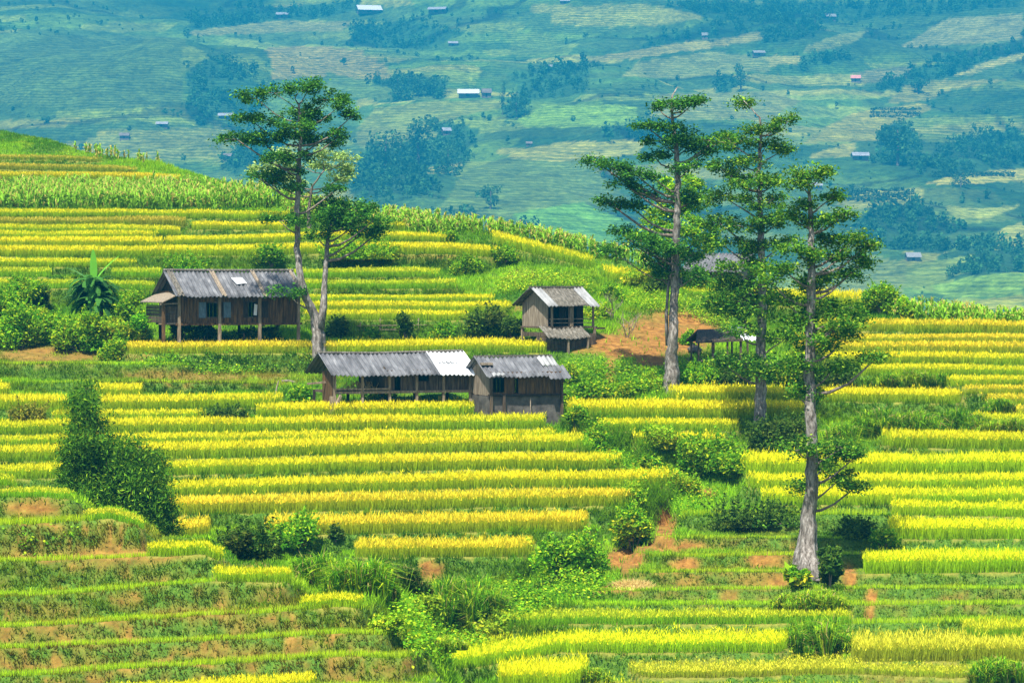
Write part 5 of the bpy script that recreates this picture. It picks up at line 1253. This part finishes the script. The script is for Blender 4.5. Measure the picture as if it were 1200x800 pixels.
for (px, py, hw, hp, tone, lab, sty) in BL:
    if sty == 'big':
        bush(px, py, hw, hp, tone, lab, 'leaf', 'broadleaf_plant', 'plant', leaf=.2, dens=.9, lobes=5, d=122.5); continue
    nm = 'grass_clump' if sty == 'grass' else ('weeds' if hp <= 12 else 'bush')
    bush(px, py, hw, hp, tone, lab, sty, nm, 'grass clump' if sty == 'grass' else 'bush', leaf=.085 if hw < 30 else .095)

# ------------------------------------------------------------------ corn and beans, by plot
def plot_points(poly, spacing, r):
    m_ = in_poly(PX, YP, poly) & (DG < ridge_d + 1)
    wt_ = np.where(m_, np.gradient(XW, axis=1) * .16, 0); n = int(wt_.sum() / spacing ** 2) + 1
    return sample_cells(wt_, n, r)[0]
def corn(poly, label, h=1.5, sp=.42, seed=1, dry=.16):
    r = np.random.default_rng(seed); p = plot_points(poly, sp, r); n = len(p); L = []
    hh = h * (.75 + .4 * r.random(n)); c0 = np.array([(.10, .24, .02)]) * (.8 + .4 * r.random((n, 1))); c1 = np.array([(.26, .50, .03)]) * (.8 + .4 * r.random((n, 1)))
    L.append(blades(p, hh, np.full(n, .035), .08, c0, c0 * 1.3, None, 1, r))
    for j in range(9):
        q = p + np.stack([np.zeros(n), np.zeros(n), hh * (.12 + .72 * j / 9)], -1); a_ = r.random(n) * 6.28
        yl = (r.random((n, 1)) < dry * (1 - j / 12)) * 1.0
        cc = c1 * (1 - yl) + np.array([.55, .45, .10]) * yl
        L.append(blades(q, hh * .42, .05 + .02 * r.random(n), .3, cc * .75, cc * 1.1, np.stack([np.cos(a_), np.sin(a_)], -1) * .75, 2, r))
    for j in range(3):
        q = p + np.stack([np.zeros(n), np.zeros(n), hh * .88], -1); ct = np.array([(.62, .50, .12)]) * (.7 + .5 * r.random((n, 1)))
        L.append(blades(q, hh * .24, np.full(n, .03), .6, ct, ct, None, 1, r))
    v, f, c = join(L); tag(np_mesh('corn_field', v, f, LEAF, None, c), label, 'corn', kind='stuff')
corn([(-60, 246), (-60, 228), (220, 227), (300, 233), (345, 243), (345, 247)], 'standing corn on the hill above the left rice terraces', 1.3, .32, 1)
corn([(330, 254), (340, 236), (430, 253), (500, 261), (560, 268), (560, 276), (500, 276), (430, 268)], 'corn running down the crest behind the left tall tree', 1.0, .34, 2, .25)
corn([(560, 275), (560, 267), (620, 277), (700, 295), (765, 313), (765, 321), (700, 305), (620, 286)], 'corn along the crest above the yellow knoll ribbon', 1.0, .34, 3, .25)
corn([(88, 178), (100, 176), (190, 191), (190, 197), (110, 190)], 'thin row of dry tasselled corn on the left skyline', .85, .75, 4, .6)
corn([(1050, 376), (1050, 365), (1100, 371), (1320, 386), (1320, 392), (1100, 384)], 'bright green corn along the right ridge', 1.0, .34, 5, .15)
def beans(poly, label, seed, tone='bright', h=.5, sp=.30, name='bean_plants', cat='bean plants'):
    r = np.random.default_rng(seed); p = plot_points(poly, sp, r); n = len(p); k = 20
    c_ = np.repeat(p, k, 0) + r.normal(size=(n * k, 3)) * .16 + np.array([0, 0, 1]) * (h * r.random((n * k, 1)))
    v, f = leaf_cloud(c_, .06, r, .6, .7); tag(np_mesh(name, v, f, LEAF, None, leaf_colors(n * k, GREENS[tone], r)), label, cat, kind='stuff')
beans([(580, 346), (590, 328), (640, 324), (690, 332), (700, 350), (640, 336), (600, 346)], 'low green bean plants behind the hut roof', 1)
beans([(735, 362), (742, 345), (790, 352), (860, 372), (850, 388), (800, 372)], 'low green bean plants on the slope right of the bare twigs', 2)
beans([(660, 432), (700, 425), (780, 445), (790, 462), (700, 478), (660, 470)], 'leafy weeds carpeting the gully beside the granary', 3, 'mid', .7, .32, 'undergrowth', 'undergrowth')
beans([(655, 500), (690, 490), (800, 560), (850, 590), (800, 606), (750, 580)], 'leafy weeds carpeting the middle gully', 4, 'mid', .6, .32, 'undergrowth', 'undergrowth')
beans([(460, 720), (520, 700), (600, 690), (700, 680), (720, 700), (620, 730), (560, 770), (490, 790)], 'leafy weeds carpeting the gully bottom', 5, 'mid', .6, .32, 'undergrowth', 'undergrowth')
beans([(150, 424), (220, 418), (400, 418), (400, 436), (240, 440)], 'green weeds on the bank below the big stilt house', 6, 'mid', .35, .32, 'undergrowth', 'undergrowth')
beans([(0, 620), (110, 620), (150, 630), (20, 648)], 'green weeds trailing over the spur bank', 7, 'mid', .3, .35, 'undergrowth', 'undergrowth')

# ------------------------------------------------------------------ small things
def mound(px, py, hw, hpx, label, d=None):
    g = at_ground(px, py, d, .05); s = g[1] / F; W, H = hw * s, hpx * s; r = np.random.default_rng(8); root = empty('straw_heap', g, 0, label, 'straw heap')
    vs = []; n, m_ = 24, 9
    for j in range(m_):
        t = j / (m_ - 1)
        for i in range(n):
            a = 2 * math.pi * i / n; q = W * math.cos(t * math.pi / 2) * (1 + .12 * r.normal() * .5); vs.append((q * math.cos(a), q * math.sin(a) * .8, H * math.sin(t * math.pi / 2) ** .8 * (1 + .05 * r.normal()) - (.6 if j == 0 else .05)))
    fs = [(j * n + i, j * n + (i + 1) % n, (j + 1) * n + (i + 1) % n, (j + 1) * n + i) for j in range(m_ - 1) for i in range(n)]
    MB().add(vs, fs).build('heap', M_STRAW, root, True)
    k = 900; a = r.random(k) * 6.28; t = r.random(k) * 1.4; q = W * np.cos(t); b_ = np.stack([q * np.cos(a), q * np.sin(a) * .8, H * np.sin(t) ** .8 - .04], -1)
    cs = np.array([[.62, .46, .16]]) * (.6 + .6 * r.random((k, 1))); v, f, c = blades(b_, .12 + .2 * r.random(k), .015 + .01 * r.random(k), .9, cs, cs * 1.1, np.stack([np.cos(a), np.sin(a)], -1) * .6, 1, r)
    np_mesh('loose_straw', v, f, RICE, root, c)
mound(741, 694, 26, 9, 'pale straw heap on the grassy terrace left of the thick grey trunk', ground_at(741, 692)[1] + .9)
def stick(px, py, hpx, wpx, label, lean=0.0, name='pole', cat='pole', mat=None, group=None, d=None):
    g = at_ground(px, py, d, 0); s = g[1] / F
    o = MB().tube([(0, 0, -.3), (lean * hpx * s * .5, 0, hpx * s * .5), (lean * hpx * s, .02, hpx * s)], [wpx * s * .5, wpx * s * .48, wpx * s * .4], 6, .1, int(px)).build(name, mat or M_POST)
    o.location = [float(c) for c in g]; return tag(o, label, cat, group)
stick(322, 463, 16, 2.0, 'leaning white pole on the terrace left of the low barn', .28, mat=M_PALE)
for px, h_ in ((172, 11), (176, 14), (199, 12), (240, 10), (262, 9), (287, 14), (302, 10), (228, 9)):
    stick(px, 405, h_, 1.6, 'thin wooden stake in the row before the big stilt house', (px % 7 - 3) * .03, 'stake', 'stake', M_POST, 'stakes before the big stilt house')
# rail fence behind the low barn
g = at_ground(470, 396); s = g[1] / F
fr = empty('rail_fence', g, 0, 'weathered rail fence of thin poles behind the long low barn', 'fence')
for i, dx in enumerate((-48, -25, -2, 20, 40)): MB().bar((dx * s, 0, -.5), (dx * s + .03, 0, .55 + .25 * (i % 2)), .07).build('post', M_POST, fr)
MB().bar((-52 * s, -.05, .35), (44 * s, -.05, .42), .05).bar((-50 * s, -.05, .12), (42 * s, -.05, .16), .05).build('rail', M_POST, fr)
# bare twigs, logs, stones
def dead_shrub(px, py, hpx, label, seed, d=None, spread=.5):
    g = at_ground(px, py, d, .05); s = g[1] / F; r = np.random.default_rng(seed); mb = MB()
    def grow(p, dr, ln, rad, lev):
        q = p + dr * ln; mb.tube([p, p.lerp(q, .5) + Vector((r.normal(), r.normal(), 0)) * ln * .06, q], [rad, rad * .8, rad * .55], 5)
        if lev:
            for k in range(3): grow(p.lerp(q, .5 + .25 * k), (dr + Vector((r.normal(), r.normal(), .3 * r.normal())) * spread).normalized(), ln * .62, rad * .55, lev - 1)
    for k in range(3): grow(Vector((0, 0, -.1)), Vector((r.normal() * .35, r.normal() * .3, 1)).normalized(), hpx * s * .5, .035, 3)
    o = mb.build('dead_shrub', M_PALE); o.location = [float(c) for c in g]; tag(o, label, 'dead shrub')
dead_shrub(718, 376, 40, 'bare grey dead shrub on the slope above the small hut', 4); dead_shrub(735, 396, 36, 'bare pale twigs at the left rim of the orange plot', 5)
dead_shrub(812, 440, 28, 'tangle of bare branches in front of the thatched shed', 6); dead_shrub(520, 762, 20, 'grey dead twigs at the tip of the lowest spur terrace', 7, 112)
def log(p0, p1, rad, label, d):
    a, b_ = at_ground(*p0, d), at_ground(*p1, d); o = MB().tube([Vector(a) * 0, (Vector(b_) - Vector(a)) * .5 + Vector((0, .1, .05)), Vector(b_) - Vector(a)], [rad, rad * .9, rad * .7], 7, .12).build('log', M_TWIG); o.location = Vector([float(c) for c in a]) + Vector((0, 0, rad)); tag(o, label, 'log')
log((330, 436), (346, 440), .07, 'fallen branch on the bank under the forked tree', 157)
def rock(px, py, w, h_, label, d=None):
    g = at_ground(px, py, d, .05); s = g[1] / F; r = np.random.default_rng(int(px)); vs, fs = [], []; n, m_ = 10, 6
    for j in range(m_):
        for i in range(n):
            t = math.pi * (j + .5) / m_; a = 2 * math.pi * i / n; q = 1 + .22 * r.normal() * .6; vs.append((w * s / 2 * math.sin(t) * math.cos(a) * q, w * s * .4 * math.sin(t) * math.sin(a) * q, h_ * s * (.5 - .5 * math.cos(t)) * q))
    for j in range(m_ - 1):
        for i in range(n): fs.append((j * n + i, j * n + (i + 1) % n, (j + 1) * n + (i + 1) % n, (j + 1) * n + i))
    fs += [tuple(range(n - 1, -1, -1)), tuple((m_ - 1) * n + i for i in range(n))]
    o = MB().add(vs, fs).build('stone', M_STONE); o.location = [float(c) for c in g]; tag(o, label, 'stone')
rock(1018, 786, 16, 7, 'grey stone lying under the olive rice at the lower right'); rock(814, 414, 18, 10, 'pale stone below the left pole of the thatched shed')

# ------------------------------------------------------------------ the air
hz = bpy.data.meshes.new('haze'); x_, y0_, y1_, z0_, z1_ = 4200, -90, 4700, -150, 760
hz.from_pydata([(x, y, z) for z in (z0_, z1_) for y in (y0_, y1_) for x in (-x_, x_)], [], [(0, 2, 3, 1), (4, 5, 7, 6), (0, 1, 5, 4), (1, 3, 7, 5), (3, 2, 6, 7), (2, 0, 4, 6)])
m = bpy.data.materials.new('haze'); m.use_nodes = True; m.node_tree.nodes.remove(m.node_tree.nodes['Principled BSDF'])
pv = m.node_tree.nodes.new('ShaderNodeVolumePrincipled'); pv.inputs['Color'].default_value = (.010, .30, .53, 1); pv.inputs['Density'].default_value = .00034
pv.inputs['Anisotropy'].default_value = .0
m.node_tree.links.new(pv.outputs[0], m.node_tree.nodes['Material Output'].inputs['Volume']); hz.materials.append(m)
o = bpy.data.objects.new('haze', hz); COL.objects.link(o); tag(o, 'blue valley haze thickening towards the far slope', 'haze', kind='stuff')
